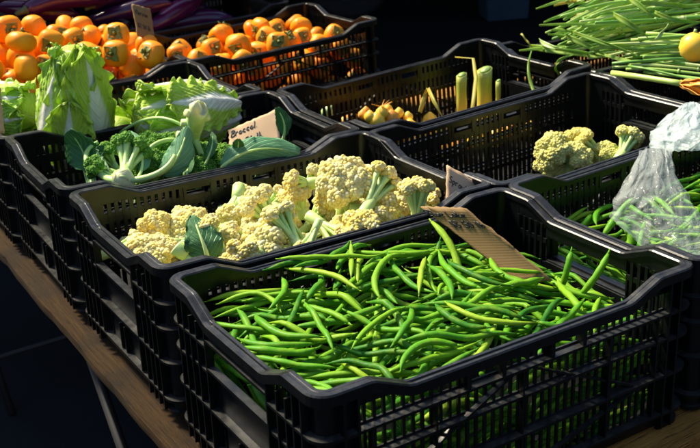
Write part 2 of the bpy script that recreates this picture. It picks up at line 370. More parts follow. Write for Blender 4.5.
def build_crate_meshes():
    out = {}
    m = MB(); pts = []
    for k in range(4):
        ln = SIDES[k][3]; pts += path(k, RC, ln - RC)[:-1] + cpath(k)
    sweep(m, pts, rimsec, True); out['rim'] = m.mesh('rim', PLASTIC, False)
    def bar(m, k, u, w, z0, z1, i0, i1):
        m.hexa([sp(k, u - w / 2, i0) + Vector((0, 0, z0)), sp(k, u + w / 2, i0) + Vector((0, 0, z0)), sp(k, u + w / 2, i1) + Vector((0, 0, z0)), sp(k, u - w / 2, i1) + Vector((0, 0, z0)),
                sp(k, u - w / 2, i0) + Vector((0, 0, z1)), sp(k, u + w / 2, i0) + Vector((0, 0, z1)), sp(k, u + w / 2, i1) + Vector((0, 0, z1)), sp(k, u - w / 2, i1) + Vector((0, 0, z1))])
    def slab(m, k, u0, u1, z0, z1, i0=.012, i1=.0145):
        sweep(m, [p for p in path(k, u0, u1)], lambda h, u: [(i0, z0), (i0, z1 if z1 else h - .006), (i1, z1 if z1 else h - .006), (i1, z0)])
    E0 = .056
    for k, nm in ((0, 'side_wall'), (2, 'side_wall'), (1, 'end_wall'), (3, 'end_wall')):
        m = MB(); ln = SIDES[k][3]; long = k % 2 == 0
        wins = [(.213, .267), (.347, .401)] if long else [(.122, .294)]
        for z0, z1 in ((.004, .030), (.0862, .0948)): slab(m, k, E0, ln - E0, z0, z1)
        slab(m, k, E0, ln - E0, .2125, None)
        if long:
            slab(m, k, E0, ln - E0, .142, .1502); slab(m, k, E0, ln - E0, *((.182, .1902) if k == 0 else (.176, .194)))
        else:
            for a, b in ((E0, .122), (.2935, ln - E0)): slab(m, k, a, b, .142, .1502); slab(m, k, a, b, .182, .1902)
            slab(m, k, .122, .2935, .195, .213)
            slab(m, k, .1222, .2933, .0952, .152, .0118, .0148)   # flap under the hand hole
            slab(m, k, .147, .268, .0302, .0858, .0118, .0148)
            for z_ in (.1525, .195): bar(m, k, .2078, .171, z_ - .002, z_ + .002, .001, .0125)
            for u_ in (.122, .294): bar(m, k, u_, .003, .03, .213, .001, .0125)
            for u_ in (.198, .218): bar(m, k, u_, .003, .03, .075, .004, .0118)
        # bars
        nb = int((ln - 2 * E0) / .0135)
        bw = .0042 if k == 0 else (.0072 if long else .0055)
        for i in range(nb + 1):
            u = E0 + (ln - 2 * E0) * i / nb
            inw = any(a - .003 < u < b + .003 for a, b in wins)
            if long: bar(m, k, u, bw, .029, .184 if inw else .214, .0116, .0152)
            elif not (.122 < u < .2935): bar(m, k, u, bw, .029, .214, .0116, .0152)
            elif not (.147 < u < .268): bar(m, k, u, bw, .029, .096, .0116, .0152)
        # outside flanges and fins
        for z in LV:
            segs = [(E0, ln - E0)] if (long or z < .12) else [(E0, .1205), (.295, ln - E0)]
            for a, b in segs:
                dep = .001 if z != .146 else .003
                sweep(m, path(k, a, b), lambda h, u: [(dep, z - .0035), (dep, z + .0005), (.0125, z + .0015), (.0125, z - .0015)])
        if long:
            for u in (.075, .30, ln - .075, .165, ln - .165): bar(m, k, u, .0028, .03, .184, .0022, .0122)
            for a, b in wins:
                for u in (a, b): bar(m, k, u, .006, .187, .213, .0015, .016)
                slab(m, k, a, b, .206, .2126, .0121, .0144)
            for s0, s1, z0, z1 in ((.10, .29, .092, .184), (.50, .31, .092, .184), (.08, .29, .088, .03), (.52, .31, .088, .03)):
                A = sp(k, s0, .004) + Vector((0, 0, z0)); B = sp(k, s1, .004) + Vector((0, 0, z1)); nx, ny = SIDES[k][2]; nn = Vector((nx, ny, 0)) * .0075
                w = Vector((0, 0, .0016)); m.hexa([A - w, B - w, B - w - nn, A - w - nn, A + w, B + w, B + w - nn, A + w - nn])
        else:
            for u in (.075, .096, ln - .075, ln - .096): bar(m, k, u, .0028, .004, .213, .0012, .0122)
        out[(nm, k)] = m.mesh(nm, PLASTIC, False)
    for k in range(4):
        m = MB(); k2 = (k + 1) % 4; ln = SIDES[k][3]
        pts = [((lambda i, u=u: sp(k, u, i)), HH, 0) for u in (ln - E0 - .001, ln - RC)] + cpath(k)[1:-1] + [((lambda i, u=u: sp(k2, u, i)), HH, 0) for u in (RC, E0 + .001)]
        sweep(m, pts, lambda h, u: [(.0118, .004), (.0118, h - .006), (.0149, h - .006), (.0149, .004)])
        for z in LV: sweep(m, pts, lambda h, u: [(.0008, z - .004), (.0008, z), (.0122, z + .0012), (.0122, z - .0018)])
        sweep(m, pts, lambda h, u: [(.006, .0), (.006, .006), (.0122, .006), (.0122, .0)])
        for kk, u in ((k, ln - E0), (k, ln - .037), (k2, E0), (k2, .037)): bar(m, kk, u, .003, .004, HH - .009, .0005, .0122)
        out[('corner_post', k)] = m.mesh('corner_post', PLASTIC, False)
    m = MB(); m.box((0, 0, .006), (CL - .032, CW - .032, .003))
    for i in range(9): m.box((-.26 + i * .065, 0, .0025), (.003, CW - .05, .005))
    out['base'] = m.mesh('base', PLASTIC, False)
    return out
CM = build_crate_meshes()
PX, PY = .004, .0038
CRM = {}
def crate(c, r, adj, label, z=0.0):
    dx, dy, th, t1, t2 = adj
    M = Matrix.Translation((c * .618 + .30 + dx, r * .4193 + .20 + dy, t1 + z)) @ Matrix.Rotation(th, 4, 'Z') @ Matrix.Rotation(-t2, 4, 'Y')
    t = thing('produce_crate', label, 'crate', 'black plastic produce crates', M)
    for key, me in CM.items(): link(key if isinstance(key, str) else key[0], me, t)
    CRM[(c, r)] = M; return t
crate(0, 0, (.0056, -.0005, .0058, .001, -.0268), 'black slatted plastic crate heaped with green beans, nearest in front')
crate(0, 1, (.0025, .0073, .0004, .003, -.0294), 'black slatted crate full of cream cauliflower florets')
crate(0, 2, (.0048, .0083, -.0215, .003, -.0281), 'black slatted crate holding broccoli and a cardboard price sign')
crate(0, 3, (-.0001, -.0001, .0062, .002, -.0218), 'black crate holding pale green napa cabbages')
crate(0, 4, (0, .004, .004, .000, -.012), 'black crate under the tall heap of persimmons behind the cabbages')
crate(1, 4, (-.0043, .0021, .0198, .0007, .0261), 'black slatted crate of loose persimmons with empty far end')
crate(1, 2, (.0215, -.0045, -.0052, .0056, .036), 'nearly empty black crate with two leek stumps standing inside')
crate(1, 1, (-.0053, -.0057, .0136, .0008, .0187), 'black crate with a few greenish yellow cauliflowers in its corner')
crate(1, 0, (.004, .000, .004, .0003, .012), 'black crate of green beans with a clear plastic bag inside')
crate(0, 5, (.02, .03, .01, .03, 0), 'dark crate of eggplants at the top left behind the persimmons')
crate(1, 5, (-.05, .04, .015, .01, 0), 'dark crate of eggplants behind the crate of loose persimmons')
crate(2, 1, (.03, .04, .0, .01, 0), 'black crate under the cut green stems, beside the plastic bags', -.02)
crate(2, 2, (.06, .03, .0, .01, 0), 'black crate under the leafy ends of the green stems', -.03)

# ------------------------------------------------------------------ drop simulation for long things
class Bed:
    def __init__(s, x0, x1, y0, y1, base, g=.003):
        s.x0, s.y0, s.x1, s.y1, s.g = x0, y0, x1, y1, g
        nx, ny = int((x1 - x0) / g) + 1, int((y1 - y0) / g) + 1
        X, Y = np.meshgrid(x0 + np.arange(nx) * g, y0 + np.arange(ny) * g, indexing='ij'); s.H = base(X, Y)
    def drop(s, P2, r, slope=.3, lift=.9):
        """P2: n x 2 centreline; returns n x 3 or None if it leaves the bed"""
        if (P2[:, 0] < s.x0 + r).any() or (P2[:, 0] > s.x1 - r).any() or (P2[:, 1] < s.y0 + r).any() or (P2[:, 1] > s.y1 - r).any(): return None
        ix = np.round((P2[:, 0] - s.x0) / s.g).astype(int); iy = np.round((P2[:, 1] - s.y0) / s.g).astype(int); k = max(1, int(r * .7 / s.g)); z = []
        for a, b in zip(ix, iy): z.append(s.H[max(a - k, 0):a + k + 1, max(b - k, 0):b + k + 1].max() + r * lift)
        z = np.array(z); ds = np.r_[0, np.linalg.norm(np.diff(P2, axis=0), axis=1)]
        for i in range(1, len(z)): z[i] = max(z[i], z[i - 1] - ds[i] * slope)
        for i in range(len(z) - 2, -1, -1): z[i] = max(z[i], z[i + 1] - ds[i + 1] * slope)
        zz = z.copy(); zz[1:-1] = (z[:-2] + 2 * z[1:-1] + z[2:]) / 4; z = np.maximum(zz, z - r * .3)
        return np.c_[P2, z]
    def settle(s, P, r):
        k = max(1, int(round(r / s.g))); n = len(P) * 3; t = np.linspace(0, len(P) - 1, n)
        for q in range(3): pass
        D = np.array([[np.interp(a, range(len(P)), P[:, c]) for c in range(3)] for a in t])
        for x, y, z in D:
            a, b = int(round((x - s.x0) / s.g)), int(round((y - s.y0) / s.g))
            for da in range(-k, k + 1):
                for db in range(-k, k + 1):
                    q = r * r - (da * da + db * db) * s.g * s.g
                    if q >= 0 and 0 <= a + da < s.H.shape[0] and 0 <= b + db < s.H.shape[1]:
                        s.H[a + da, b + db] = max(s.H[a + da, b + db], z + math.sqrt(q))
def curve2(cx, cy, yaw, ln, bend, s2=0, n=13):
    t = np.linspace(-.5, .5, n); ang = yaw + bend * t + s2 * np.sin(t * 2 * math.pi); d = np.c_[np.cos(ang), np.sin(ang)] * ln / (n - 1)
    p = np.cumsum(d, axis=0); p -= p[n // 2]; return p + [cx, cy]
def bean_mesh(m, P, r, t):
    n = len(P); prof = np.array([.42, .78] + [1 + .08 * math.sin(i * 2.1 + t * 40) for i in range(n - 6)] + [.90, .74, .46, .14]) * r
    pts = [Vector(q) for q in P]; m.tube(pts, list(prof), 7, t, .85)
    d = (pts[0] - pts[1]).normalized(); m.tube([pts[0], pts[0] + d * .004, pts[0] + d * .008 + Vector((0, 0, .001))], [r * .42, r * .26, r * .2], 5, t)
    d = (pts[-1] - pts[-2]).normalized(); m.tube([pts[-1], pts[-1] + d * .005 + Vector((0, 0, .0015))], [r * .18, r * .05], 5, t)

BL_ = 'single fresh green bean lying loose in the front crate of beans'
def fill_beans(M, n_ind, target, core, lens, label, group, ntry):
    bed = Bed(-.291, .291, -.192, .192, core); out = []
    for i in range(ntry):
        x = random.uniform(-.28, .28); y = random.uniform(-.182, .182)
        if bed.H[int((x + .291) / .003), int((y + .192) / .003)] > target(x, y) - .004: continue
        ln = random.uniform(*lens); yaw = random.choice((0, 1)) * math.pi + random.gauss(.15, 1.05)
        P2 = curve2(x, y, yaw, ln, random.gauss(0, .8), random.gauss(0, .11)); r = random.uniform(.0040, .0056)
        P = bed.drop(P2, r, random.uniform(.08, .35))
        if P is None or P[:, 2].max() > target(x, y) + .034: continue
        bed.settle(P, r); out.append((P, r))
    k = max(0, len(out) - n_ind); st = MB()
    for P, r in out[:k]: bean_mesh(st, P, r, random.random())
    for wall in (0, 1):
        L2 = .285 if wall == 0 else .185
        for lay in range(2):
            z = .016
            while z < .150:
                a = -L2 + random.uniform(.05, .09)
                while a < L2 - .04:
                    ln = random.uniform(.09, .14); yaw = random.gauss(0, .10); n_ = 11; tt = np.linspace(-.5, .5, n_); b = -(.188 if wall == 0 else .287) + .008 + lay * .013 + random.uniform(0, .006)
                    tilt = random.gauss(0, .16); bend = random.gauss(0, .012); al = np.clip(a + tt * ln, -L2 + .004, L2 - .004); ac = b + np.abs(yaw) * (tt + .5) * .12; zz = z + tilt * tt * ln + bend * np.cos(tt * 3)
                    P = np.c_[al, ac, np.clip(zz, .012, .16)] if wall == 0 else np.c_[ac, al, np.clip(zz, .012, .16)]
                    bean_mesh(st, P, random.uniform(.005, .0064), random.random()); a += ln * random.uniform(.8, 1.0)
                z += .0105
    if k:
        o = st.build('green_beans', BEAN); o.matrix_world = M
        tag(o, 'mass of green beans lower in the crate, seen between the slats', 'beans', None, 'stuff')
    for P, r in out[k:]:
        c = Vector(P[6]); m = MB(); bean_mesh(m, P - np.array(c), r, random.random() * .3)
        o = m.build('green_bean', BEAN); o.matrix_world = M @ Matrix.Translation(c); tag(o, label, 'bean', group)
    print('beans', len(out)); return bed
def coreA(X, Y):
    d = np.minimum(np.minimum(X + .291, .291 - X), np.minimum(Y + .192, .192 - Y)); return np.clip((d - .035) * 4, 0.0, .125)
fill_beans(CRM[(0, 0)], 215, lambda x, y: .176 + .022 * math.exp(-((x + .05) / .18) ** 2) - .05 * max(0, (x - .06) / .22) + .006 * math.sin(x * 22) * math.cos(y * 26), coreA, (.10, .155), BL_, 'green beans on top of the front crate', 9000)
def coreI(X, Y):
    d = np.minimum(np.minimum(X + .291, .291 - X), np.minimum(Y + .192, .192 - Y)); return np.clip((d - .03) * 4, 0.0, .09)
fill_beans(CRM[(1, 0)], 80, lambda x, y: .135 + .03 * max(0, x), coreI, (.10, .15), 'single fresh green bean in the crate with the clear bag', 'green beans in the crate with the bag', 4500)
def extra_bean(pts, r, label):
    P = np.array([q[:] for q in bez(pts, 13)]); c = Vector(P[6]); m = MB(); bean_mesh(m, P - np.array(c), r, random.random() * .3)
    o = m.build('green_bean', BEAN); o.location = c; tag(o, label, 'bean', 'green beans standing out of the heap')
extra_bean([at(432, 222, .235), at(452, 240, .225), at(462, 262, .19), at(460, 300, .165)], .0058, 'green bean hanging down from under the left end of the bean sign')
extra_bean([at(608, 254, .215), at(598, 278, .19), at(575, 300, .15)], .0055, 'green bean leaning up against the far right end wall of the front crate')
extra_bean([at(571, 252, .205), at(568, 268, .19), at(560, 295, .14)], .005, 'green bean poking up just right of the bean sign')
extra_bean([at(376, 254, .215), at(384, 268, .20), at(396, 292, .165)], .005, 'green bean standing against the middle of the cauliflower crate wall')
extra_bean([at(324, 283, .205), at(318, 300, .195), at(310, 322, .175)], .005, 'pointed green bean standing up at the left of the heap')
extra_bean([at(440, 241, .21), at(437, 256, .195), at(430, 278, .165)], .005, 'green bean standing beside the one that hangs from the sign')
extra_bean([at(603, 236, .165), at(622, 207, .20), at(634, 198, .215)], .0062, 'thick curved green bean rising at the left of the clear bag')

# ------------------------------------------------------------------ pile of round things
def pile(x0, x1, y0, y1, r, top, floor=lambda x, y: 0.01, jit=.1, tries=60, fails=160, cap=400, seed=1):
    rg = random.Random(seed); out = []; bad = 0
    while bad < fails and len(out) < cap:
        best = None; rr = r * rg.uniform(1 - jit, 1 + jit)
        for _ in range(tries):
            x, y = rg.uniform(x0 + rr, x1 - rr), rg.uniform(y0 + rr, y1 - rr); z = floor(x, y) + rr
            for (a, b, c, q) in out:
                d2 = (x - a) ** 2 + (y - b) ** 2; s_ = (rr + q) * .95
                if d2 < s_ * s_: z = max(z, c + math.sqrt(s_ * s_ - d2))
            if z > top(x, y): continue
            if best is None or z < best[2]: best = (x, y, z, rr)
        if best is None: bad += 8
        else: out.append(best)
    return out

# persimmons
def persimmon_meshes(seed):
    rg = random.Random(seed); m = MB(); N, K = 24, 16; r = .038; P = []; e_ = [rg.uniform(.90, 1.0), rg.uniform(.02, .05)]
    for i in range(K + 1):
        ph = math.pi * i / K; row = []
        for j in range(N + 1):
            th = 2 * math.pi * j / N; lob = e_[0] + e_[1] * math.cos(4 * th + rg.random() * 0) * math.sin(ph) + .012 * math.sin(2 * th + seed)
            rad = r * math.sin(ph) ** .86 * lob if 0 < i < K else 0; z = r * .74 * math.cos(ph) - .006 * math.exp(-(ph / .35) ** 2) + .003 * math.exp(-((math.pi - ph) / .4) ** 2)
            row.append((rad * math.cos(th), rad * math.sin(th), z))
        P.append(row)
    m.grid(P); body = m.mesh('fruit', PERS)
    c = MB()
    for k in range(4):
        a0 = k * math.pi / 2 + rg.uniform(-.2, .2); G = []; L_ = rg.uniform(.018, .026); lift = rg.uniform(-.001, .010)
        for i in range(6):
            v = i / 5; w = .011 * math.sin(math.pi * min(1, .22 + v * .82)) * (1 if i < 5 else .1); rr = .003 + L_ * v; row = []
            for j in range(5):
                u = (j - 2) / 2; zz = r * .74 * math.cos(min(1.4, rr / r * .95)) - .001 + lift * v * v + .0018 * math.sin(v * 5 + k + u) + .0015 * abs(u)
                row.append((rr * math.cos(a0) - u * w * math.sin(a0), rr * math.sin(a0) + u * w * math.cos(a0), zz - (.004 * (1 - v))))
            G.append(row)
        c.grid(G)
    c.tube([(0, 0, r * .70), (0, .001, r * .84), (.002, .002, r * .96)], [.0045, .003, .0028], 7)
    return body, c.mesh('calyx', CALYX)
PM = [persimmon_meshes(s) for s in range(6)]
def put_persimmon(M, p, d, label, group):
    b, c = random.choice(PM); t = thing('persimmon', label, 'persimmon', group, M @ frame(Vector(p[:3]), d, random.uniform(0, 6.28), p[3] / .038))
    link('fruit', b, t); o = link('calyx', c, t); solid(o, .0008)
V = -Vector(ray(200, 60))
def pdir():
    k = random.random()
    if k < .55: return (V * 1.1 + Vector((random.gauss(0, .55), random.gauss(0, .55), random.gauss(.15, .5)))).normalized()
    return Vector((random.gauss(0, 1), random.gauss(0, 1), random.gauss(0, .8))).normalized()
topF = lambda x, y: .230 + .125 * max(0, 1 - ((x + .05) / .36) ** 2) * max(0, 1 - ((y + .01) / .23) ** 2) ** .6
for p in pile(-.29, .30, -.19, .19, .0375, topF, lambda x, y: .07, seed=3):
    if p[2] < .14 and p[1] > -.1: continue
    put_persimmon(CRM[(0, 4)], p, pdir(), 'orange persimmon with green calyx in the tall left heap', 'persimmons in the tall left heap')
for p in pile(-.287, .287, -.188, .188, .035, lambda x, y: .205 + .028 * math.cos(x * 6) * (1 if x < .05 else .5) - (.04 if x > .22 else 0), seed=5):
    if p[2] < .12 and p[1] > -.11: continue
    put_persimmon(CRM[(1, 4)], p, pdir(), 'orange persimmon in the slatted crate of loose persimmons', 'loose persimmons in the right crate')

# ------------------------------------------------------------------ florets
def floret(seed, R0, Ls, lumps, bead, per, cap=1.15, stalk_r=.012, flat=.8, mc=CURD, ms=STALK, cutr=1.0, lf=1.0):
    """stem base at origin, head centre at z = Ls"""
    rg = random.Random(seed); h = MB(); s = MB(); top = []
    for i in range(lumps):
        f = (i + .5) / lumps; ph = math.acos(1 - f * (1 - math.cos(cap))); th = i * 2.39996 + rg.uniform(-.25, .25)
        d = Vector((math.sin(ph) * math.cos(th), math.sin(ph) * math.sin(th), math.cos(ph)))
        rl = R0 * rg.uniform(.34, .48) * lf; c = Vector((0, 0, Ls - R0 * .35)) + Vector((d.x, d.y, d.z * flat)) * (R0 * rg.uniform(.74, .98)); top.append((c, rl))
        for j in range(per):
            g_ = (j + .5) / per; p2 = math.acos(1 - g_ * 1.45); t2 = j * 2.39996 + seed
            q = d.to_track_quat('Z', 'Y'); e = q @ Vector((math.sin(p2) * math.cos(t2), math.sin(p2) * math.sin(t2), math.cos(p2)))
            b = bead * rg.uniform(.7, 1.3); pos = c + e * rl * rg.uniform(.80, 1.04)
            h.add(IV * b + np.array(pos), IF, t=rg.random() ** 2)
        h.add(IV * rl * .93 + np.array(c), IF, t=0)
    s.tube([(0, 0, 0), (0, 0, .002), (0, 0, Ls * .22), (rg.uniform(-.003, .003), 0, Ls * .45)], [stalk_r * .92 * cutr, stalk_r * cutr, stalk_r * .95, stalk_r * .8], 10, [.9] * 10 + [0.] * 30)
    for c, rl in top:
        b0 = Vector((rg.uniform(-.3, .3) * stalk_r, rg.uniform(-.3, .3) * stalk_r, Ls * .25)); q = bez([b0, Vector((c.x * .35, c.y * .35, Ls * .5)), c - (c - Vector((0, 0, Ls * .3))).normalized() * rl * .2], 6)
        s.tube(q, [stalk_r * .55, stalk_r * .5, stalk_r * .42, stalk_r * .38, rl * .42, rl * .7], 7)
    return h.mesh('head', mc), s.mesh('stem', ms)
CF = [floret(1, .026, .045, 8, .0036, 52, 1.2), floret(2, .032, .055, 11, .0038, 52, 1.25), floret(3, .022, .05, 6, .0034, 46, 1.0), floret(4, .037, .055, 14, .0040, 56, 1.35, .014), floret(5, .028, .07, 9, .0034, 48, .95, .011), floret(6, .034, .080, 9, .0034, 34, 1.05, .0095, .55, lf=.68), floret(7, .030, .070, 7, .0034, 30, .85, .008, .5, lf=.72)]
GF = [floret(11, .045, .07, 16, .0042, 60, 1.45, .016, mc=CURD_G), floret(12, .038, .07, 12, .004, 60, 1.25, .016, mc=CURD_G), floret(13, .034, .075, 9, .0036, 40, 1.05, .013, .55, mc=CURD_G, lf=.7)]
BF = [floret(21, .034, .055, 15, .0021, 110, 1.3, .011, .75, BROC, BSTALK), floret(22, .042, .07, 20, .0022, 110, 1.35, .013, .75, BROC, BSTALK), floret(23, .022, .05, 8, .0020, 90, 1.25, .008, .8, BROC, BSTALK), floret(24, .024, .062, 10, .0020, 90, 1.2, .009, .7, BROC, BSTALK)]
def put_floret(pm, name, base, d, sc, label, cat, group, M=Matrix.Identity(4), roll=None):
    t = thing(name, label, cat, group, M @ frame(base, d, random.uniform(0, 6.28) if roll is None else roll, sc))
    link('head', pm[0], t); link('stem', pm[1], t); return t
LF = (.045, .055, .05, .055, .07, .08, .07)
def heap_top_B(x, y): return .180 + .028 * math.exp(-((x - .05) / .16) ** 2) + .018 * math.exp(-((x + .17) / .08) ** 2) + .03 * max(0, x) - .02 * (1 if y > .12 else 0)
for p in pile(-.283, .283, -.183, .183, .031, heap_top_B, lambda x, y: .0 if y < -.12 else .07, .15, seed=8):
    if p[2] < .11 and p[1] > -.11: continue
    k = random.choice((0, 1, 2, 3, 4, 5, 5, 6, 6)); d = Vector((random.gauss(0, .9), random.gauss(.25, .7), random.gauss(.35, .6))).normalized(); L_ = LF[k]
    if d.dot(V) < .0: d = (d + V * (.15 - 1.0 * d.dot(V))).normalized()
    put_floret(CF[k], 'cauliflower_floret', Vector(p[:3]) - d * L_ * .62, d, random.uniform(.8, 1.1), 'cream cauliflower floret in the open heap of florets', 'cauliflower floret', 'cauliflower florets in their crate', CRM[(0, 1)])
for (px, py, z, d, k, sc, lb) in [
    (345, 188, .235, (-.15, -.4, .9), 3, 1.1, 'largest cream cauliflower floret at the centre back of the heap'),
    (300, 182, .235, (-.95, .15, .25), 2, .9, 'cream floret with a long stem pointing left beside the largest one'),
    (262, 212, .222, (-.5, .3, .8), 5, 1.1, 'yellowish floret standing with branches fanned up, left of centre'),
    (286, 226, .225, (-.1, .75, .65), 6, 1.15, 'floret showing bright green white branching stems in mid heap'),
    (378, 190, .235, (.75, .45, .3), 5, 1.15, 'pale floret whose long white stems fan toward the right'),
    (415, 200, .225, (.1, .2, .95), 5, 1.0, 'yellow floret at the right end of the heap next to the bean sign'),
    (213, 238, .22, (-.35, .35, .85), 5, 1.0, 'tall yellowish floret at the left end of the heap'),
    (360, 235, .20, (.0, -.4, .9), 1, 1.0, 'small cream floret facing the front wall of its crate')]:
    d = Vector(d).normalized(); L_ = LF[k]
    put_floret(CF[k], 'cauliflower_floret', at(px, py, z) - d * L_ * .7 * sc, d, sc, lb, 'cauliflower floret', 'cauliflower florets in their crate')
for (px, py, z, d, k, sc, lb) in [
    (556, 152, .15, (-.8, .0, .5), 0, 1.05, 'greenish yellow cauliflower with white stem turned right, largest of its crate'),
    (590, 146, .14, (-.5, .5, .6), 2, 1.3, 'green tinged cauliflower behind the largest one'),
    (626, 146, .15, (.75, .2, .6), 2, 1.35, 'pointed yellow cauliflower at the right of its crate'),
    (606, 158, .12, (.3, -.3, .8), 1, .9, 'yellow cauliflower low between the others in its crate'),
    (575, 160, .13, (.2, -.5, .8), 1, 1.0, 'yellow cauliflower half hidden by the crate rim'),
    (548, 168, .11, (-.2, -.5, .8), 0, .8, 'small yellow cauliflower at the lower left of its crate'),
    (590, 165, .09, (-.1, -.3, .9), 0, .9, 'yellow cauliflower underneath, seen through the slats'),
    (575, 140, .15, (.0, .3, .9), 1, .7, 'small pale cauliflower peeping out at the back')]:
    d = Vector(d).normalized(); sc *= .74; put_floret(GF[k], 'cauliflower', at(px, py, z) - d * .05 * sc, d, sc, lb, 'cauliflower', 'greenish yellow cauliflowers')

# ------------------------------------------------------------------ leaves
def leaf_mesh(spine, side, width, prof, mat, cup=.15, rip=.06, rk=9, N=20, K=16, seed=0, name='leaf', o0=None):
    S = bez(spine, N); m = MB(); P = []; uv = []
    for i in range(N):
        v = i / (N - 1); T = (S[min(i + 1, N - 1)] - S[max(i - 1, 0)]).normalized(); b = Vector(side); b = (b - T * b.dot(T)).normalized(); n = T.cross(b); w = width * prof(v); row = []
        for j in range(K + 1):
            u = (j / K - .5) * 2; a = abs(u)
            q = S[i] + b * (u * w * (1 + .22 * noise.noise(Vector((v * 8, 3 if u > 0 else 9, seed))) * a)) + n * (cup * w * a ** 1.6 + width * rip * a * a * (math.sin(v * rk * 2 + u * 2 + seed) + .7 * noise.noise(Vector((v * rk, u * 3, seed)))) + width * .05 * noise.noise(Vector((v * 7, u * 3, seed + 5))))
            if a > .6: q += (T * .7 + n) * (width * .32 * (a - .6) / .4 * noise.noise(Vector((v * rk * 2.2, u, seed + 9))))
            row.append(q); uv.append((j / K, v))
        P.append(row)
    m.grid(P, uv); return m
def leaf_thing(name, spine, side, width, prof, mat, label, cat, group=None, stem=.0035, stem_mat=None, **kw):
    S = bez(spine, 20); o = thing(name, label, cat, group, Matrix.Translation(S[0])); inv = Matrix.Translation(-S[0])
    l = leaf_mesh(spine, side, width, prof, mat, **kw).build('blade', mat, o); l.matrix_parent_inverse = inv; solid(l, .0006)
    st = MB(); st.tube([q for q in S[:17]], [stem * (1.25 - i / 17) for i in range(17)], 8); s_ = st.build('midrib', stem_mat or BSTALK, o); s_.matrix_parent_inverse = inv
    return o
ov = lambda v: (.12 + .88 * math.sin(math.pi * min(1, max(0, (v - .18) / .82)) ** .8) ** .7) if v < .995 else .1
# broccoli crate
def broc(px, py, z, d, k, sc, lb):
    d = Vector(d).normalized(); L_ = (.055, .07, .05)[k]
    return put_floret(BF[k], 'broccoli', at(px, py, z) - d * L_ * .8 * sc, d, sc, lb, 'broccoli', 'broccoli in the crate with the broccoli sign')
cb = at(123, 181, .225); hd = at(132, 149, .262)
d = (hd - cb)
put_floret(BF[3], 'broccoli', cb, d, d.length / .060, 'broccoli head held up by the thick cut stalk facing the viewer', 'broccoli', 'broccoli in the crate with the broccoli sign')
tr = thing('broccoli_stalk', 'thick broccoli stalk with pale cut end facing the viewer on the crate rim', 'broccoli stalk', None, Matrix.Translation(cb)); inv = Matrix.Translation(-cb)
vd = (CAM - cb).normalized()
def sub(m, nm, mt, par, inv): o = m.build(nm, mt, par); o.matrix_parent_inverse = inv; return o
m = MB(); b0 = cb - vd * .05 + Vector((0, 0, .0)); m.tube([cb + vd * .002, cb - vd * .001, cb - vd * .02, b0], [.021, .0225, .021, .016], 12, [1.] * 12 + [.0] * 36); m.v = [tuple(Vector(q) + Vector((noise.noise(Vector(q) * 50), noise.noise(Vector(q) * 50 + Vector((9, 0, 0))), noise.noise(Vector(q) * 50 + Vector((0, 9, 0))))) * .009) for q in m.v]; sub(m, 'cut_stalk', BSTALK, tr, inv)
for q, w in (([cb - vd * .01, at(92, 178, .225), at(80, 160, .235), at(82, 150, .25), at(98, 142, .26)], .005), ([cb - vd * .01, at(150, 180, .225), at(168, 172, .235), at(175, 155, .26)], .0055), ([cb - vd * .01, at(108, 182, .225), at(98, 172, .225)], .007)):
    m = MB(); m.tube(bez(q, 12), [w * (1.3 - i / 20) for i in range(12)], 8); sub(m, 'side_stem', BSTALK, tr, inv)
broc(99, 168, .235, (-.8, .1, .5), 2, 1.0, 'small bright green broccoli head at the left of the cut stalk')
for a in [(108, 156, .225, (-.3, .3, .8), 2, 1.0, 'small dark broccoli head behind the left curved stem'),
          (152, 168, .21, (0, -.2, 1), 0, 1.0, 'dark broccoli head right of the cut stalk, low by the rim'),
          (148, 150, .21, (.1, .1, 1), 0, 1.05, 'broccoli head just behind the raised broccoli head'),
          (163, 130, .21, (.0, .2, 1), 1, .95, 'broccoli head at the back wall under the arching stem'),
          (170, 148, .205, (.1, -.2, 1), 0, .95, 'dark green broccoli head in the middle of its crate'),
          (178, 165, .20, (.1, -.2, 1), 0, .95, 'dark broccoli head left of the upright pale trunk'),
          (208, 160, .20, (.2, -.2, 1), 0, 1.0, 'broccoli head right of the upright pale trunk'),
          (222, 158, .205, (.3, .0, 1), 0, .85, 'rounded broccoli head in front of the sign, at its lower left corner'),
          (200, 172, .195, (.0, -.4, 1), 0, .9, 'broccoli head low against the front wall of its crate'),
          (235, 165, .19, (.1, -.2, 1), 1, .9, 'broccoli head under the bluish drooping leaf'),
          (262, 160, .19, (.1, -.2, 1), 1, .9, 'broccoli head at the right end of its crate'),
          (140, 185, .17, (.0, -.4, 1), 1, .9, 'broccoli head seen through the front slats of its crate'),
          (190, 185, .14, (.0, -.4, 1), 1, .9, 'broccoli head seen low through the slats below the trunk')]: broc(*a)
# upright pale trunk
tb = at(199, 108, .33); te = at(184, 152, .21)
tk = thing('broccoli_stalk', 'thick pale green broccoli trunk standing upside down with its cut end up', 'broccoli stalk', None, Matrix.Translation(te)); inv = Matrix.Translation(-te)
S = bez([tb, tb.lerp(te, .3) + Vector((.006, 0, .0)), te.lerp(tb, .3), te], 12)
m = MB(); rad = [.0165, .0185, .0190, .0180, .0172, .0178, .0185, .0180, .018, .017, .014, .010]; S = [q + CX * (.003 * noise.noise(Vector((i_ * .9, 2, 1)))) for i_, q in enumerate(S)]; m.tube([S[0] + (S[0] - S[1]) * .02 + CX * .001] + S, [.0160] + rad, 14, [1.] * 28 + [0.] * (14 * 11)); m.v = [tuple(Vector(q) + Vector((noise.noise(Vector(q) * 70), noise.noise(Vector(q) * 70 + Vector((9, 0, 0))), noise.noise(Vector(q) * 60 + Vector((0, 9, 0))))) * .0045) for q in m.v]; sub(m, 'stalk', BSTALK, tk, inv)
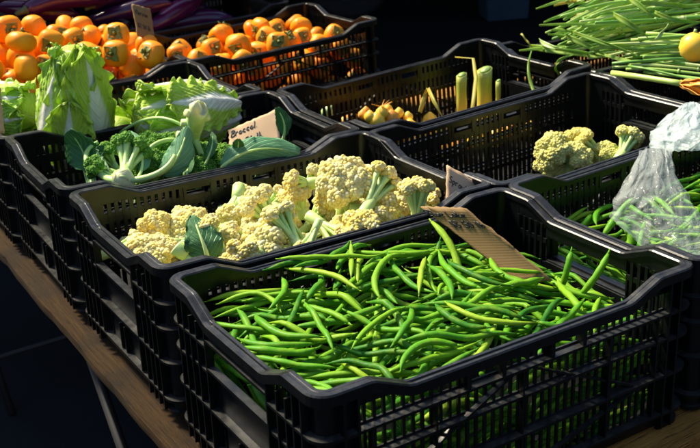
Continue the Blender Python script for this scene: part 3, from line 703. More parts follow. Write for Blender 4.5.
for i, (a, b) in enumerate(((176, 172), (186, 178), (196, 174), (205, 166), (168, 160))):
    m = MB(); st = S[6 + (i % 3)]; m.tube(bez([st, st.lerp(at(a, b, .20), .5) + Vector((0, 0, .02)), at(a, b, .20)], 8), [.008, .0075, .007, .0065, .006, .006, .006, .006], 8); sub(m, 'side_stem', BSTALK, tk, inv)
for i_, (dx, dy, dz) in ((3, (1, -.2, .5)), (4, (-1, -.3, .2)), (6, (.5, -1, .4)), (2, (-.7, -.8, .5)), (7, (-1, -.6, .4))):
    m = MB(); c = S[i_]; e = c + (CX * dx + V * -dy * .8).normalized() * .026 + Vector((0, 0, dz * .014)); m.tube([c, c.lerp(e, .6), e, e + (e - c).normalized() * .001], [.013, .009, .0075, .006], 9, [0.] * 18 + [.8] * 18); sub(m, 'branch_stub', BSTALK, tk, inv)
# arching stem with leaf on it
arch = bez([at(120, 133, .22), at(148, 112, .285), at(168, 115, .29), at(186, 128, .26)], 14)
st = thing('broccoli_sprig', 'thin pale stem arching along the back of the broccoli crate', 'stem', None, Matrix.Translation(arch[0])); m = MB(); m.tube(arch, .0032, 8); sub(m, 'stem', BSTALK, st, Matrix.Translation(-arch[0]))
arch2 = bez([at(142, 170, .22), at(140, 150, .25), at(158, 138, .265), at(176, 140, .25)], 14)
st = thing('broccoli_sprig', 'curved green stem in front of the dark broccoli heads', 'stem', None, Matrix.Translation(arch2[0])); m = MB(); m.tube(arch2, .0042, 8); sub(m, 'stem', BSTALK, st, Matrix.Translation(-arch2[0]))
leaf_thing('broccoli_leaf', [at(92, 186, .19), at(88, 165, .215), at(84, 145, .255), at(68, 131, .29)], CX, .034, lambda v: .25 + .75 * math.sin(math.pi * min(1, max(0, v - .25) / .75) ** .75) ** .8 if v > .3 else .3, BLEAF, 'dark green broad leaf standing upright at the left of the broccoli crate', 'leaf', None, .0028, cup=-.2, rip=.05, seed=2)
leaf_thing('broccoli_leaf', [at(150, 176, .215), at(172, 176, .225), at(184, 150, .26), at(187, 126, .30)], (CX * .8 - CY * .5), .026, ov, BLEAF_B, 'bluish green leaf curling up beside the pale trunk', 'leaf', None, .004, cup=.5, rip=.05, seed=4)
leaf_thing('broccoli_leaf', [at(138, 178, .225), at(146, 165, .235), at(143, 145, .265), at(131, 131, .28)], CX * .9 + CY * .2, .014, ov, BLEAF_B, 'narrow leaf rising beside the broccoli head on the cut stalk', 'leaf', None, .003, cup=.7, rip=.08, seed=6)
leaf_thing('broccoli_leaf', [at(118, 178, .225), at(96, 170, .23), at(88, 158, .24), at(104, 146, .26)], CX * .2 + CY, .016, ov, BLEAF, 'dark leaf curled round the small broccoli head at left', 'leaf', None, .003, cup=.6, rip=.1, seed=7)
leaf_thing('broccoli_leaf', [at(186, 178, .215), at(188, 170, .22), at(190, 155, .235), at(186, 142, .25)], CX, .012, ov, BLEAF, 'small leaf in front of the pale trunk', 'leaf', None, .002, seed=8)
leaf_thing('broccoli_leaf', [at(222, 168, .215), at(238, 152, .245), at(262, 142, .255), at(300, 153, .225)], (CY * 1.0 + CX * .15), .026, lambda v: .5 + .5 * math.sin(math.pi * v ** .8) if v < .97 else .35, BLEAF_B, 'bluish leaf arching over in front of the broccoli sign', 'leaf', None, .0035, cup=-.55, rip=.12, seed=11)
leaf_thing('broccoli_leaf', [at(236, 158, .22), at(238, 150, .24), at(239, 143, .26), at(238, 139, .275)], CX, .011, ov, BLEAF, 'small dark leaf tip covering the lower left of the broccoli sign', 'leaf', None, .002, seed=12)
leaf_thing('broccoli_leaf', [at(282, 142, .20), at(287, 130, .225), at(285, 118, .25), at(276, 108, .275)], CX * .7 + CY * .4, .016, ov, BLEAF, 'dark leaf behind the right edge of the broccoli sign', 'leaf', None, .003, seed=13, cup=.4)
leaf_thing('broccoli_leaf', [at(205, 165, .215), at(212, 150, .24), at(214, 142, .25), at(212, 132, .265)], CX * .8 + CY * .2, .010, ov, BLEAF, 'short narrow leaf right of the pale trunk', 'leaf', None, .002, seed=14)
leaf_thing('cauliflower_leaf', [at(208, 262, .20), at(207, 250, .22), at(201, 238, .24), at(192, 215, .262)], CX, .030, lambda v: .25 + .75 * math.sin(math.pi * (1 - v) ** 1.1) ** .8 if v < .985 else .12, BLEAF, 'green ribbed leaf standing at the left end of the cauliflower heap', 'leaf', None, .004, STALK, cup=.25, rip=.08, seed=15)

# ------------------------------------------------------------------ napa cabbages
def napa(name, base, tip, Rm, leaves, label, ref, seed=0, tipr=.25):
    base, tip = Vector(base), Vector(tip); ax = (tip - base); L_ = ax.length; ax.normalize()
    t = thing(name, label, 'cabbage', 'napa cabbages', Matrix.Translation(base)); inv = Matrix.Translation(-base)
    e1 = Vector(ref); e1 = (e1 - ax * e1.dot(ax)).normalized(); e2 = ax.cross(e1)
    def prof(v): return (.45 + .55 * min(1, v / .35) ** .7) if v < .35 else (1 - (1 - tipr) * ((v - .35) / .65) ** 1.9)
    core = MB(); core.tube([base + ax * L_ * v for v in np.linspace(0, .93, 14)], [Rm * .86 * prof(v) for v in np.linspace(0, .93, 14)], 24); sub(core, 'heart', NAPA, t, inv)
    core = MB(); core.tube([base - ax * .012, base + ax * .02], [Rm * .28, Rm * .42], 12); sub(core, 'base_cut', STALK, t, inv)
    for k, (phi, hw, v1, off, flare, mt) in enumerate(leaves):
        m = MB(); P = []; uv = []; N, K = 110, 72
        for i in range(N):
            v = i / (N - 1); vv = v * v1; row = []
            wv = hw * (.50 + .50 * min(1, v / .4)) * (1 if v < .5 else max(.05, math.sqrt(max(0, 1 - ((v - .5) / .505) ** 2.4))))
            for j in range(K + 1):
                u = (j / K - .5) * 2; a = abs(u); th = R(phi + wv * u * (1 + .06 * math.sin(v * 9 + k)))
                ph = 12 * v - a * .5 * 12 * .95; vein = -.0013 * math.cos(2 * math.pi * ph) * min(1, a * 4) * (1 - .6 * v * v); fr = max(0, (a - .72) / .28, (v - .9) / .1) ; rr = Rm * prof(vv) * .93 + vein + .0075 * fr * math.sin(v * 46 + u * 9 + k * 2 + 2 * noise.noise(Vector((v * 9, u * 3, k + seed)))) + off + flare * v ** 3 + .013 * a ** 3 * (v ** .7)
                rib = .010 * (1 - v) * math.exp(-(u / (.25 * (1.1 - v))) ** 2)
                ruf = (.0055 * a ** 2 + .001) * (math.sin(v * 26 + u * 4 + k * 2 + seed) * .7 * a + .9 * noise.noise(Vector((v * 13, u * 6, k + seed)))) + .0028 * noise.noise(Vector((v * 40, u * 22, k + seed + 3))) * min(1, a * 2) * .6
                q = base + ax * (L_ * vv + (.010 * noise.noise(Vector((u * 8, k, seed))) if v > .9 else 0)) + (e1 * math.cos(th) + e2 * math.sin(th)) * (rr + rib + ruf + .006 * math.sin(math.pi * v) * (1 - a * a))
                row.append(q); uv.append((j / K, v))
            P.append(row)
        m.grid(P, uv); l = sub(m, 'leaf', mt, t, inv); solid(l, .0012)
    return t
toc = Vector((CAM.x, CAM.y, 0)) 
def ref(b): return (CAM - b)
b = at(76, 165, .12); tp = atd(74, 41, 2.27)
napa('napa_cabbage', b, tp, .073, [(180, 90, .9, .0, .0, NAPA), (95, 75, .93, .002, .008, NAPA_OUT), (-95, 80, .95, .003, .008, NAPA_OUT), (8, 62, .99, .004, -.004, NAPA), (-50, 66, .92, .008, .002, NAPA_OUT), (38, 74, 1.0, .011, .000, NAPA), (-8, 34, .70, .019, .006, NAPA)], 'large upright napa cabbage with white ribs, tallest of the cabbages', ref(b), 1, .22)
b = at(222, 118, .20); tp = at(118, 132, .235)
b = at(232, 112, .21); tp = at(130, 125, .235)
napa('napa_cabbage', b, tp, .062, [(180, 90, .9, .0, .0, NAPA), (-10, 75, .99, .002, .010, NAPA), (75, 62, .97, .006, .024, NAPA), (-70, 60, .95, .008, .022, NAPA_OUT), (30, 50, .90, .012, .030, NAPA), (-28, 44, .78, .018, .034, NAPA)], 'napa cabbage lying on its side at the right end of the cabbage crate', Vector((-.1, -.5, 1)), 5, .5)
b = at(-40, 118, .22); tp = at(40, 108, .25)
napa('napa_cabbage', b, tp, .060, [(180, 90, .9, .0, .0, NAPA), (0, 60, .96, .003, .01, NAPA_OUT), (-52, 55, .98, .008, .006, NAPA), (50, 55, .95, .006, .012, NAPA_OUT)], 'napa cabbage lying with broad white ribs, cut off by the left frame edge', Vector((-.3, -.8, .8)), 9, .6)
b = at(150, 150, .06); tp = at(110, 125, .17)
napa('napa_cabbage', b, tp, .055, [(180, 90, .9, .0, .0, NAPA), (0, 70, .98, .003, .01, NAPA_OUT), (70, 60, .9, .006, .01, NAPA)], 'napa cabbage low in its crate, seen between the slats', ref(b), 12, .5)

# ------------------------------------------------------------------ eggplants
def eggplant(P, r, label, group):
    n = len(P); c = Vector(P[0]); o = thing('eggplant', label, 'eggplant', group, Matrix.Translation(c)); inv = Matrix.Translation(-c)
    pr = [(.50 + .50 * math.sin(math.pi * min(1, (i / (n - 1)) * .72 + .05))) * (1 if i < n - 3 else (.90, .66, .18)[i - n + 3]) for i in range(n)]
    m = MB(); m.tube([Vector(q) for q in P], [r * q for q in pr], 18); sub(m, 'fruit', EGG, o, inv)
    d = (Vector(P[0]) - Vector(P[1])).normalized(); m = MB(); m.tube([Vector(P[0]) - d * .03, Vector(P[0]) - d * .008, Vector(P[0]) + d * .006, Vector(P[0]) + d * .035], [r * .60, r * .60, r * .3, r * .16], 10); sub(m, 'calyx', EGGCAP, o, inv)
for cr, lab, grp, sd, tg in (((0, 5), 'dark purple eggplant in the heap behind the left persimmons', 'eggplants in the left crate', 4, .30), ((1, 5), 'dark purple eggplant in the crate behind the loose persimmons', 'eggplants in the right crate', 9, .27)):
    random.seed(sd); bed = Bed(-.36, .36, -.24, .24, lambda X, Y: np.full(X.shape, .12), .008); M = CRM[cr]; k = 0
    for i in range(260):
        x, y = random.uniform(-.2, .2), random.uniform(-.15, .15)
        if bed.H[int((x + .36) / .008), int((y + .24) / .008)] > tg - .4 * max(0, abs(x) - .18): continue
        P2 = curve2(x, y, random.choice((0, math.pi)) + random.gauss(.1, .45), random.uniform(.20, .30), random.gauss(0, .6), 0, 12); r = random.uniform(.026, .036)
        P = bed.drop(P2, r, .2, .85)
        if P is None or P[:, 2].max() > tg + .09: continue
        bed.settle(P, r); k += 1
        if P[:, 2].max() < .17 : continue
        eggplant([M @ Vector(q) for q in P], r, lab, grp)
    print('eggplants', k)
random.seed(5)

# ------------------------------------------------------------------ leeks and bulbs
def leek(px, py, z0, ztop, r, label):
    b = at(px, py, z0); o = thing('leek', label, 'leek', 'leek stumps', Matrix.Translation(b)); m = MB(); H_ = ztop - z0; t_ = Vector((random.uniform(-.01, .01), .0, H_))
    m.tube([t_ * v for v in np.linspace(0, 1, 10)], [r * 1.35, r * 1.28, r * 1.15, r * 1.05, r, r, r * .98, r, r * 1.02, r * 1.02], 20); m.v = [(x + .0022 * noise.noise(Vector((x * 90, y * 90, z * 18))), y + .0022 * noise.noise(Vector((x * 90, y * 90, z * 18 + 5))), z + (x * .35 + .003 * noise.noise(Vector((x * 200, y * 200, 0))) if z > H_ * .97 else 0)) for x, y, z in m.v]; m.build('shaft', LEEK, o)
    for q in (.8, .6, .38):
        m = MB(); m.tube([t_, t_ + Vector((0, 0, .002 + .0015 * (1 - q)))], [r * q, r * q * .97], 18); m.v = [(x, y, z + x * .35) for x, y, z in m.v]; m.build('inner_layer', SLEAF if q > .7 else PALE, o)
    return o
leek(462, 136, .05, .205, .0125, 'slim pale leek stump standing left of the thicker stump')
leek(484, 134, .05, .212, .0185, 'thicker green topped leek stump standing in the crate')
leek(497, 128, .08, .195, .006, 'thin green leek shoot right of the thick stump')
def strap(pts, w, label, mat, side=None, name='withered_leaf', cat='leaf', group=None):
    S = bez(pts, 16) if len(pts) < 5 else [Vector(p) for p in pts]; n = len(S); c = S[0]; m = MB(); sd_ = Vector(side) if side else CX
    P = []
    for i in range(n):
        v = i / (n - 1); ww = w * (math.sin(math.pi * min(1, .25 + v * .72)) + .05); T = (S[min(i + 1, n - 1)] - S[max(i - 1, 0)]).normalized(); b = (sd_ - T * sd_.dot(T)).normalized(); nn = T.cross(b)
        P.append([S[i] - c + b * (u * ww) + nn * (abs(u) * ww * .35 + .002 * math.sin(v * 9 + u)) for u in (-1, -.5, 0, .5, 1)])
    m.grid(P); o = m.build(name, mat); o.location = c; solid(o, .0012); return tag(o, label, cat, group)
strap([at(470, 128, .13), at(474, 95, .19), at(476, 78, .215), at(473, 58, .245), at(455, 57, .245)], .005, 'yellow withered leaf bent over beside the leek stumps', YLEAF, CX + CY * .5)
strap([at(420, 112, .14), at(424, 98, .165), at(428, 88, .185), at(434, 102, .16), at(444, 120, .125)], .006, 'yellow green leaf folded like a tent in the leek crate', YLEAF, CX)
def bulb(p, r, label, mat=YELLOW, roots=False):
    o = thing('bulb', label, 'bulb', 'yellow bulbs in the leek crate', Matrix.Translation(p)); m = MB()
    m.tube([(0, 0, -r * .98), (0, 0, -r * .9), (0, 0, -r * .5), (0, 0, 0), (0, 0, r * .5), (0, 0, r * .85), (.0, 0, r * 1.1)], [.0005, r * .4, r * .86, r, r * .84, r * .42, r * .15], 16); m.build('body', mat, o)
    m = MB()
    for k in range(9 if roots else 0):
        a = random.uniform(0, 6.28); d = Vector((math.cos(a) * .5, math.sin(a) * .5, 1)); m.tube(bez([(0, 0, r * .9), Vector(d) * r * 1.2, Vector((d.x * 1.6, d.y * 1.6 , .8)) * r * 2.0], 6), [.0012, .001, .001, .0008, .0006, .0004], 5)
    
    if roots: m.build('root', ORANGE, o)
for i, (px, py, z, r) in enumerate([(363, 115, .13, .012), (388, 109, .13, .011), (399, 113, .12, .012), (408, 117, .11, .012), (366, 111, .13, .010), (370, 117, .13, .014), (382, 113, .135, .015), (377, 121, .12, .019), (392, 118, .12, .018), (410, 128, .09, .02), (425, 132, .08, .022), (440, 130, .09, .020), (452, 128, .09, .021), (430, 120, .09, .018), (475, 140, .06, .022), (495, 138, .06, .022), (510, 132, .06, .022), (400, 135, .06, .022), (415, 145, .04, .022), (440, 150, .03, .022), (460, 145, .04, .022), (395, 125, .09, .018), (345, 122, .10, .014), (530, 130, .05, .02), (352, 118, .11, .015)]):
    bulb(at(px, py, z + (.03 if i < 13 else .015)), r * 1.05, ('yellow bulb with orange root threads standing in the leek crate corner' if i == 6 else 'small yellow bulb on the floor of the leek crate'), YELLOW if i % 4 else ORANGE, i == 6)
put_floret(BF[2], 'cut_bulb', at(327, 112, .13), (0, -.2, 1), .01, '', 'x', None).name = 'tmp'
bpy.data.objects.remove(bpy.data.objects['tmp'], do_unlink=True)
for o in [o for o in bpy.data.objects if o.parent is None and o.type == 'MESH' and o.name.split('.')[0] in ('head', 'stem')]: bpy.data.objects.remove(o, do_unlink=True)
b = at(328, 116, .12); o = thing('root_vegetable', 'pale green stub of a vegetable by the left wall of the leek crate', 'vegetable', None, Matrix.Translation(b))
m = MB(); m.tube([(-.012, .01, .0), (-.004, .004, .008), (.006, -.002, .014), (.012, -.006, .016)], [.009, .014, .015, .012], 12); m.build('body', STALK, o)
m = MB(); m.tube([(.012, -.006, .0165), (.014, -.007, .0175)], [.010, .009], 12); m.build('cut_face', PALE, o)

# ------------------------------------------------------------------ pile of cut stems
random.seed(21)
bed = Bed(1.1, 2.9, .2, 1.9, lambda X, Y: np.where(X < 1.275, .262, .240), .008)
k = 0; leafy = 0
for i in range(420):
    if k >= 150: break
    y0 = random.uniform(.70, 1.45); x0 = 1.25 + max(0, y0 - 1.0) * 1.15 + random.uniform(0, .18)
    yaw = random.gauss(max(-1.15, min(.22, -1.1 + (y0 - .74) * 6)), .10); ln = random.uniform(.5, .8); r = random.uniform(.0034, .0058)
    cx, cy = x0 + math.cos(yaw) * ln / 2, y0 + math.sin(yaw) * ln / 2
    P = bed.drop(curve2(cx, cy, yaw, ln, random.gauss(0, .18), 0, 16), r, .10)
    if P is None or P[:, 2].max() > .40: continue
    bed.settle(P, r); c = Vector(P[0]); k += 1
    o = thing('flower_stem', 'long cut green stem lying in the pile at the top right', 'stem', 'cut green stems at the top right', Matrix.Translation(c)); m = MB()
    pts = [Vector(q) - c for q in P]; m.tube(pts, [r * (.7 + .3 * i_ / 15) for i_ in range(16)], 8)
    for jn in random.sample(range(3, 13), 2): m.tube([pts[jn], pts[jn].lerp(pts[jn + 1], .12)], [r * 1.22, r * 1.2], 8)
    m.build('stalk', STEMG, o)
    if x0 < 1.36 + max(0, y0 - 1.0) * 1.15 and random.random() < .22:
        d = (pts[0] - pts[1]).normalized(); ll = random.uniform(.06, .14); up = Vector((0, 0, random.uniform(-.1, .9))); sdv = Vector((d.y, -d.x, .4)); m = MB(); S = bez([pts[1], pts[0] + d * ll * .4 + up * .03, pts[0] + d * ll + up * .04], 10); W = random.uniform(.003, .007)
        m.grid([[S[a] + sdv * (u * W * (math.sin(math.pi * min(1, .2 + a / 9 * .78)) + .04)) + Vector((0, 0, abs(u) * .004)) for u in (-1, -.5, 0, .5, 1)] for a in range(10)]); solid(m.build('leaf', SLEAF if random.random() < .85 else YLEAF, o), .001)
for i, (a, b_, c_, w, lb) in enumerate([((530, 47, .27), (560, 50, .28), (600, 58, .27), .013, 'broad green leaf reaching left over the rim of the leek crate'),
    ((566, 36, .31), (585, 44, .30), (606, 56, .27), .010, 'dark pointed leaf above the broad green leaf'),
    ((573, 32, .32), (600, 42, .31), (640, 56, .28), .007, 'pale flat blade sloping down across the stem ends'),
    ((614, 14, .36), (630, 24, .35), (648, 38, .31), .011, 'wide yellow green blade with a torn end near the top'),
    ((627, -4, .40), (640, 5, .39), (654, 18, .36), .010, 'bright green blade crossing the top edge of the picture'),
    ((560, 75, .22), (548, 60, .26), (575, 55, .27), .007, 'small green leaf hanging into the leek crate'),
    ((640, 3, .39), (665, 4, .38), (700, 8, .36), .009, 'light green blade lying along the top of the stem pile'),
    ((655, 12, .36), (675, 24, .34), (700, 22, .33), .008, 'yellow green blade in the upper stem pile'),
    ((590, 50, .29), (610, 44, .30), (640, 46, .29), .009, 'green leaf lying across the left stem ends'),
    ((655, 40, .32), (662, 34, .33), (668, 24, .345), .006, 'white pointed bud leaf standing up in the stems')]):
    strap([at(*a), at(*b_), at(*c_)], w * .6, lb, SLEAF if i != 9 else PALE, CY + Vector((0, 0, .3)), 'strap_leaf', 'leaf', 'leaves among the cut stems')
strap([at(536, 96, .19), at(530, 80, .21), at(524, 70, .25), at(533, 46, .27)], .0035, 'thin green shoot hanging down inside the leek crate', SLEAF, CX, 'strap_leaf', 'leaf', 'leaves among the cut stems')
strap([at(521, 34, .30), at(526, 40, .29), at(531, 46, .275)], .0022, 'thin brown dry tip sticking up left of the broad leaf', YLEAF, CX, 'withered_leaf')
strap([at(540, 40, .29), at(548, 48, .285), at(566, 50, .28)], .005, 'cream coloured curled stem end over the leek crate', PALE, CY, 'strap_leaf', 'leaf', 'leaves among the cut stems')
fp = at(694, 47, .345); o = thing('round_squash', 'small round yellow squash resting on the cut stems', 'squash', None, Matrix.Translation(fp)); m = MB(); rr = .030
m.tube([(0, 0, -rr * 1.0), (0, 0, -rr * .9), (0, 0, -rr * .55), (0, 0, 0), (0, 0, rr * .55), (0, 0, rr * .88), (0, 0, rr)], [.001, rr * .45, rr * .85, rr, rr * .85, rr * .45, .002], 24); m.build('body', YELLOW, o)
m = MB(); m.tube([(0, 0, rr * .95), (.002, 0, rr * 1.2)], [.004, .003], 8); m.build('stub', PALE, o)
fp = at(694, 86, .285); o = thing('squash_blossom', 'wilted orange blossom on the end of the lowest stem', 'blossom', None, Matrix.Translation(fp)); m = MB(); ax = (at(655, 79, .284) - fp).normalized()
for k in range(6):
    a = k * 1.047; s1 = (CY * math.cos(a) + (CX.cross(CY)) * math.sin(a)); S = bez([-ax * -.03, s1 * .012, -ax * .02 + s1 * .020, -ax * .05 + s1 * .012], 8); sv = ax.cross(s1).normalized()
    m.grid([[S[i] + sv * (u * .011 * math.sin(math.pi * min(1, .2 + i / 7 * .75))) + Vector((0, 0, .002 * math.sin(i * 2 + k))) for u in (-1, 0, 1)] for i in range(8)])
solid(m.build('petals', ORANGE, o), .001)
m = MB(); m.tube([ax * .028, at(672, 82, .2855) - fp, at(640, 77, .283) - fp, at(612, 73, .28) - fp], [.007, .0062, .006, .006], 8); m.build('stalk', STEMG, o)

# ------------------------------------------------------------------ signs
GL = {
 'B': [[(0, 0), (.05, 1)], [(0, 1), (.45, .95), (.5, .75), (.1, .55), (.55, .45), (.5, .08), (0, 0)]],
 'r': [[(.05, .55), (.1, 0)], [(.08, .35), (.25, .52), (.45, .5)]],
 'o': [[(.3, .5), (.08, .35), (.08, .1), (.28, 0), (.45, .15), (.42, .4), (.28, .5)]],
 'c': [[(.45, .45), (.2, .5), (.05, .25), (.2, .02), (.45, .08)]], 'i': [[(.15, .5), (.15, 0)], [(.15, .7), (.17, .74)]],
 'l': [[(.12, 1), (.12, .1), (.22, 0)]], '$': [[(.5, .85), (.2, .9), (.08, .65), (.45, .4), (.42, .1), (.05, .12)], [(.28, 1.05), (.25, -.08)]],
 '2': [[(.05, .75), (.25, .98), (.48, .75), (.3, .4), (.02, .03), (.6, .02)]], '5': [[(.5, .95), (.12, .95), (.1, .55), (.4, .55), (.5, .25), (.3, .0), (.03, .1)]],
 '0': [[(.3, .9), (.05, .6), (.08, .15), (.3, .02), (.5, .3), (.48, .7), (.28, .9)]], '3': [[(.05, .88), (.35, .98), (.42, .72), (.18, .52), (.48, .35), (.35, .03), (.02, .1)]],
 'b': [[(.1, 1), (.1, 0)], [(.1, .4), (.35, .5), (.45, .2), (.3, 0), (.1, .05)]], 'p': [[(.1, .5), (.08, -.4)], [(.1, .4), (.35, .52), (.45, .25), (.3, .02), (.1, .08)]],
 'u': [[(.05, .5), (.08, .08), (.3, .02), (.42, .5)], [(.42, .5), (.45, 0)]], 't': [[(.2, .85), (.2, .1), (.35, 0)], [(.0, .55), (.42, .58)]],
 'n': [[(.08, .5), (.08, 0)], [(.08, .35), (.28, .52), (.42, .3), (.42, 0)]], 'g': [[(.42, .45), (.2, .5), (.06, .25), (.22, .05), (.4, .2), (.42, .5), (.4, -.3), (.1, -.32)]],
 'e': [[(.05, .28), (.42, .3), (.35, .5), (.12, .48), (.05, .15), (.25, 0), (.45, .1)]], 'L': [[(.1, 1), (.05, .05), (.5, .02)]], 'a': [[(.4, .48), (.15, .48), (.05, .2), (.2, .02), (.38, .2), (.4, .48), (.46, 0)]],
 'k': [[(.1, 1), (.1, 0)], [(.42, .5), (.12, .22), (.45, 0)]], 's': [[(.4, .48), (.12, .45), (.15, .28), (.38, .2), (.3, .02), (.04, .05)]], 'P': [[(.08, 0), (.1, 1)], [(.1, .98), (.5, .9), (.48, .58), (.1, .5)]],
 'm': [[(.05, .5), (.05, 0)], [(.05, .35), (.2, .5), (.28, .35), (.28, 0)], [(.28, .35), (.42, .5), (.52, .35), (.52, 0)]], 'S': [[(.5, .85), (.2, .95), (.08, .7), (.45, .4), (.42, .08), (.03, .08)]], '.': [[(.1, .04), (.14, .02)]], '-': [[(.1, .4), (.4, .4)]], ' ': []}
def sign(TL, TR, BL, lines, label, mat, th=.0035, seed=0, ragged=.0012, BR=None):
    TL, TR, BL = Vector(TL), Vector(TR), Vector(BL); X = TR - TL; Y = BL - TL; n = X.cross(Y).normalized()
    if n.dot(CAM - TL) < 0: n = -n
    BRv = Vector(BR) if BR else TL + X + Y
    o = thing('price_sign', label, 'sign', None, Matrix.Translation(BL)); m = MB(); N = 14; P = []; rg = random.Random(seed)
    def pt(u, v):
        q = TL.lerp(TR, u).lerp(BL.lerp(BRv, u), v)
        return q + n * (.0025 * math.sin(u * 2.6 + v * 2)) + (Vector((rg.uniform(-1, 1), rg.uniform(-1, 1), rg.uniform(-1, 1))) * ragged * (1 if u in (0, 1) or v in (0, 1) else 0))
    m.grid([[pt(j / N, i / N) - BL for j in range(N + 1)] for i in range(N + 1)]); c = m.build('card', mat, o); solid(c, th, 0)
    W_, H_ = X.length, Y.length; m = MB()
    for text, x0, y0, h, slope in lines:           # x0,y0 fractions; h letter height in metres
        cx = 0
        for ch in text:
            for stt in GL.get(ch, []):
                pts = []
                for a, b_ in stt:
                    lx = x0 * W_ + (cx + a + b_ * .12) * h * .82; ly = y0 * H_ - b_ * h + slope * lx
                    u, v = lx / W_, ly / H_; q = TL.lerp(TR, u).lerp(BL.lerp(BRv, u), v) + n * (.0025 * math.sin(u * 2.6 + v * 2)); pts.append(q + n * (th / 2 + .0004) - BL)
                if len(pts) > 2: 
                    pts2 = []
                    for a_ in range(len(pts) - 1):
                        for s_ in range(3):
                            t_ = s_ / 3; p0 = pts[max(a_ - 1, 0)]; p1 = pts[a_]; p2 = pts[a_ + 1]; p3 = pts[min(a_ + 2, len(pts) - 1)]
                            pts2.append(.5 * ((2 * p1) + (p2 - p0) * t_ + (2 * p0 - 5 * p1 + 4 * p2 - p3) * t_ * t_ + (3 * p1 - p0 - 3 * p2 + p3) * t_ ** 3))
                    pts = pts2 + [pts[-1]]
                m.tube(pts, h * .062, 6)
            cx += .62 if ch != ' ' else .45
            if ch in 'il.': cx -= .25
    m.build('lettering', INK, o); return o
TLb, TRb = atd(228.5, 131, 2.27), atd(277.5, 110, 2.33); sign(TLb, TRb, atd(230.5, 165, 2.20), [('Broccol.', .04, .27, .019, 0), ('$2 50 lb', .07, .66, .021, 0)], 'peach cardboard sign reading Broccoli $2 50 lb, standing in the broccoli', CARD, seed=1)
sign(atd(131.5, 4, 2.93), atd(150, 10, 2.96), atd(137, 36, 2.90), [('Persim', .08, .32, .0135, 0), ('$2 50 lb', .08, .72, .012, 0)], 'small dark cardboard sign stuck in the heap of persimmons', CARD_D, .004, 2)
sign(atd(447, 165, 1.80), atd(488, 191, 1.83), atd(444.5, 220, 1.77), [('Sprouting', .04, .30, .0125, 0), ('Cauli', .3, .66, .013, 0)], 'tan cardboard sign reading Sprouting, upright in the corner of the cauliflower crate', CARD, seed=3)
sign(at(421, 206, .252), at(466, 208, .262), at(520, 284, .165), [('Blue Lake', -.04, .13, .0165, 0), ('$3 50 lb', .22, .27, .017, 0)], 'long slanting brown cardboard sign reading Lake $3 50 lb over the green beans', CARD_D, .0045, 4, BR=at(553, 281, .172))
sign(atd(-18, 86, 2.02), atd(-1, 88, 2.05), atd(-12, 132, 2.0), [], 'narrow brown edge of a cardboard card at the left edge of the picture', CARD, .004, 6)

# ------------------------------------------------------------------ plastic bags
def bag(ctrl, mat, label, seed, amp=.010, fs=1.0, layers=((0, 0), (.018, 5))):
    c0 = Vector(ctrl[-1][0]); o = thing('plastic_bag', label, 'plastic bag', None, Matrix.Translation(c0)); n_, m_ = len(ctrl), len(ctrl[0]); N = 64
    def bez2(u, v):
        q = [bez_pt([Vector(c) for c in row], u) for row in ctrl]; return bez_pt(q, v)
    def bez_pt(q, t):
        q = list(q)
        while len(q) > 1: q = [q[k].lerp(q[k + 1], t) for k in range(len(q) - 1)]
        return q[0]
    for off, sd_ in layers:
        P = []
        for i in range(N + 1):
            row = []; v = i / N
            for j in range(N + 1):
                u = j / N; q = bez2(u, v); w_ = math.sin(math.pi * u) ** .5 * (.3 + .7 * v)
                nz = Vector((u * 7 + sd_, v * 2.4, seed + sd_)); f1 = (1 - abs(noise.noise(nz)) * 3.2); f2 = 1 - abs(noise.noise(Vector((u * 11 * fs + v * 9 * fs, v * 9 * fs - u * 5 * fs, seed + 7 + sd_)))) * 3; f3 = 1 - abs(noise.noise(Vector((u * 26, v * 24, seed + 3 + sd_)))) * 3
                q = q + V * (amp * (f1 * .9 + f2 * fs + f3 * fs * .06) * (.4 + .6 * v) + off * w_) + CX * (amp * .7 * noise.noise(Vector((u * 5, v * 6, seed + 20 + sd_)))) + CY * (amp * .6 * noise.noise(Vector((u * 6, v * 5, seed + 30 + sd_))))
                row.append(q - c0)
            P.append(row)
        m = MB(); m.grid(P); m.build('film', mat, o)
    return o
def ad(px, py, z): return at(px, py, z)
bag([[ad(638, 152, .272), ad(648, 146, .275), ad(658, 146, .275), ad(671, 151, .27)],
     [ad(634, 176, .262), ad(648, 175, .268), ad(660, 175, .265), ad(668, 172, .255)],
     [ad(590, 216, .215), ad(640, 205, .25), ad(668, 200, .245), ad(690, 205, .22)],
     [ad(614, 226, .19), ad(640, 222, .215), ad(675, 235, .20), ad(712, 232, .18)],
     [ad(620, 222, .165), ad(640, 262, .185), ad(690, 258, .18), ad(730, 262, .18)]], BAG, 'crumpled clear plastic bag hanging from the crate rim onto the beans', 3, .011, .6)
bag([[ad(680, 108, .32), ad(688, 100, .325), ad(694, 100, .325), ad(700, 106, .32)],
     [ad(660, 118, .30), ad(682, 112, .32), ad(700, 112, .32), ad(722, 116, .31)],
     [ad(644, 135, .275), ad(672, 130, .30), ad(700, 128, .30), ad(735, 132, .30)],
     [ad(650, 148, .262), ad(672, 152, .27), ad(690, 148, .27), ad(735, 150, .27)]], BAG_W, 'milky white plastic bag bunched on the crate rim at the right edge', 11, .008, .45)

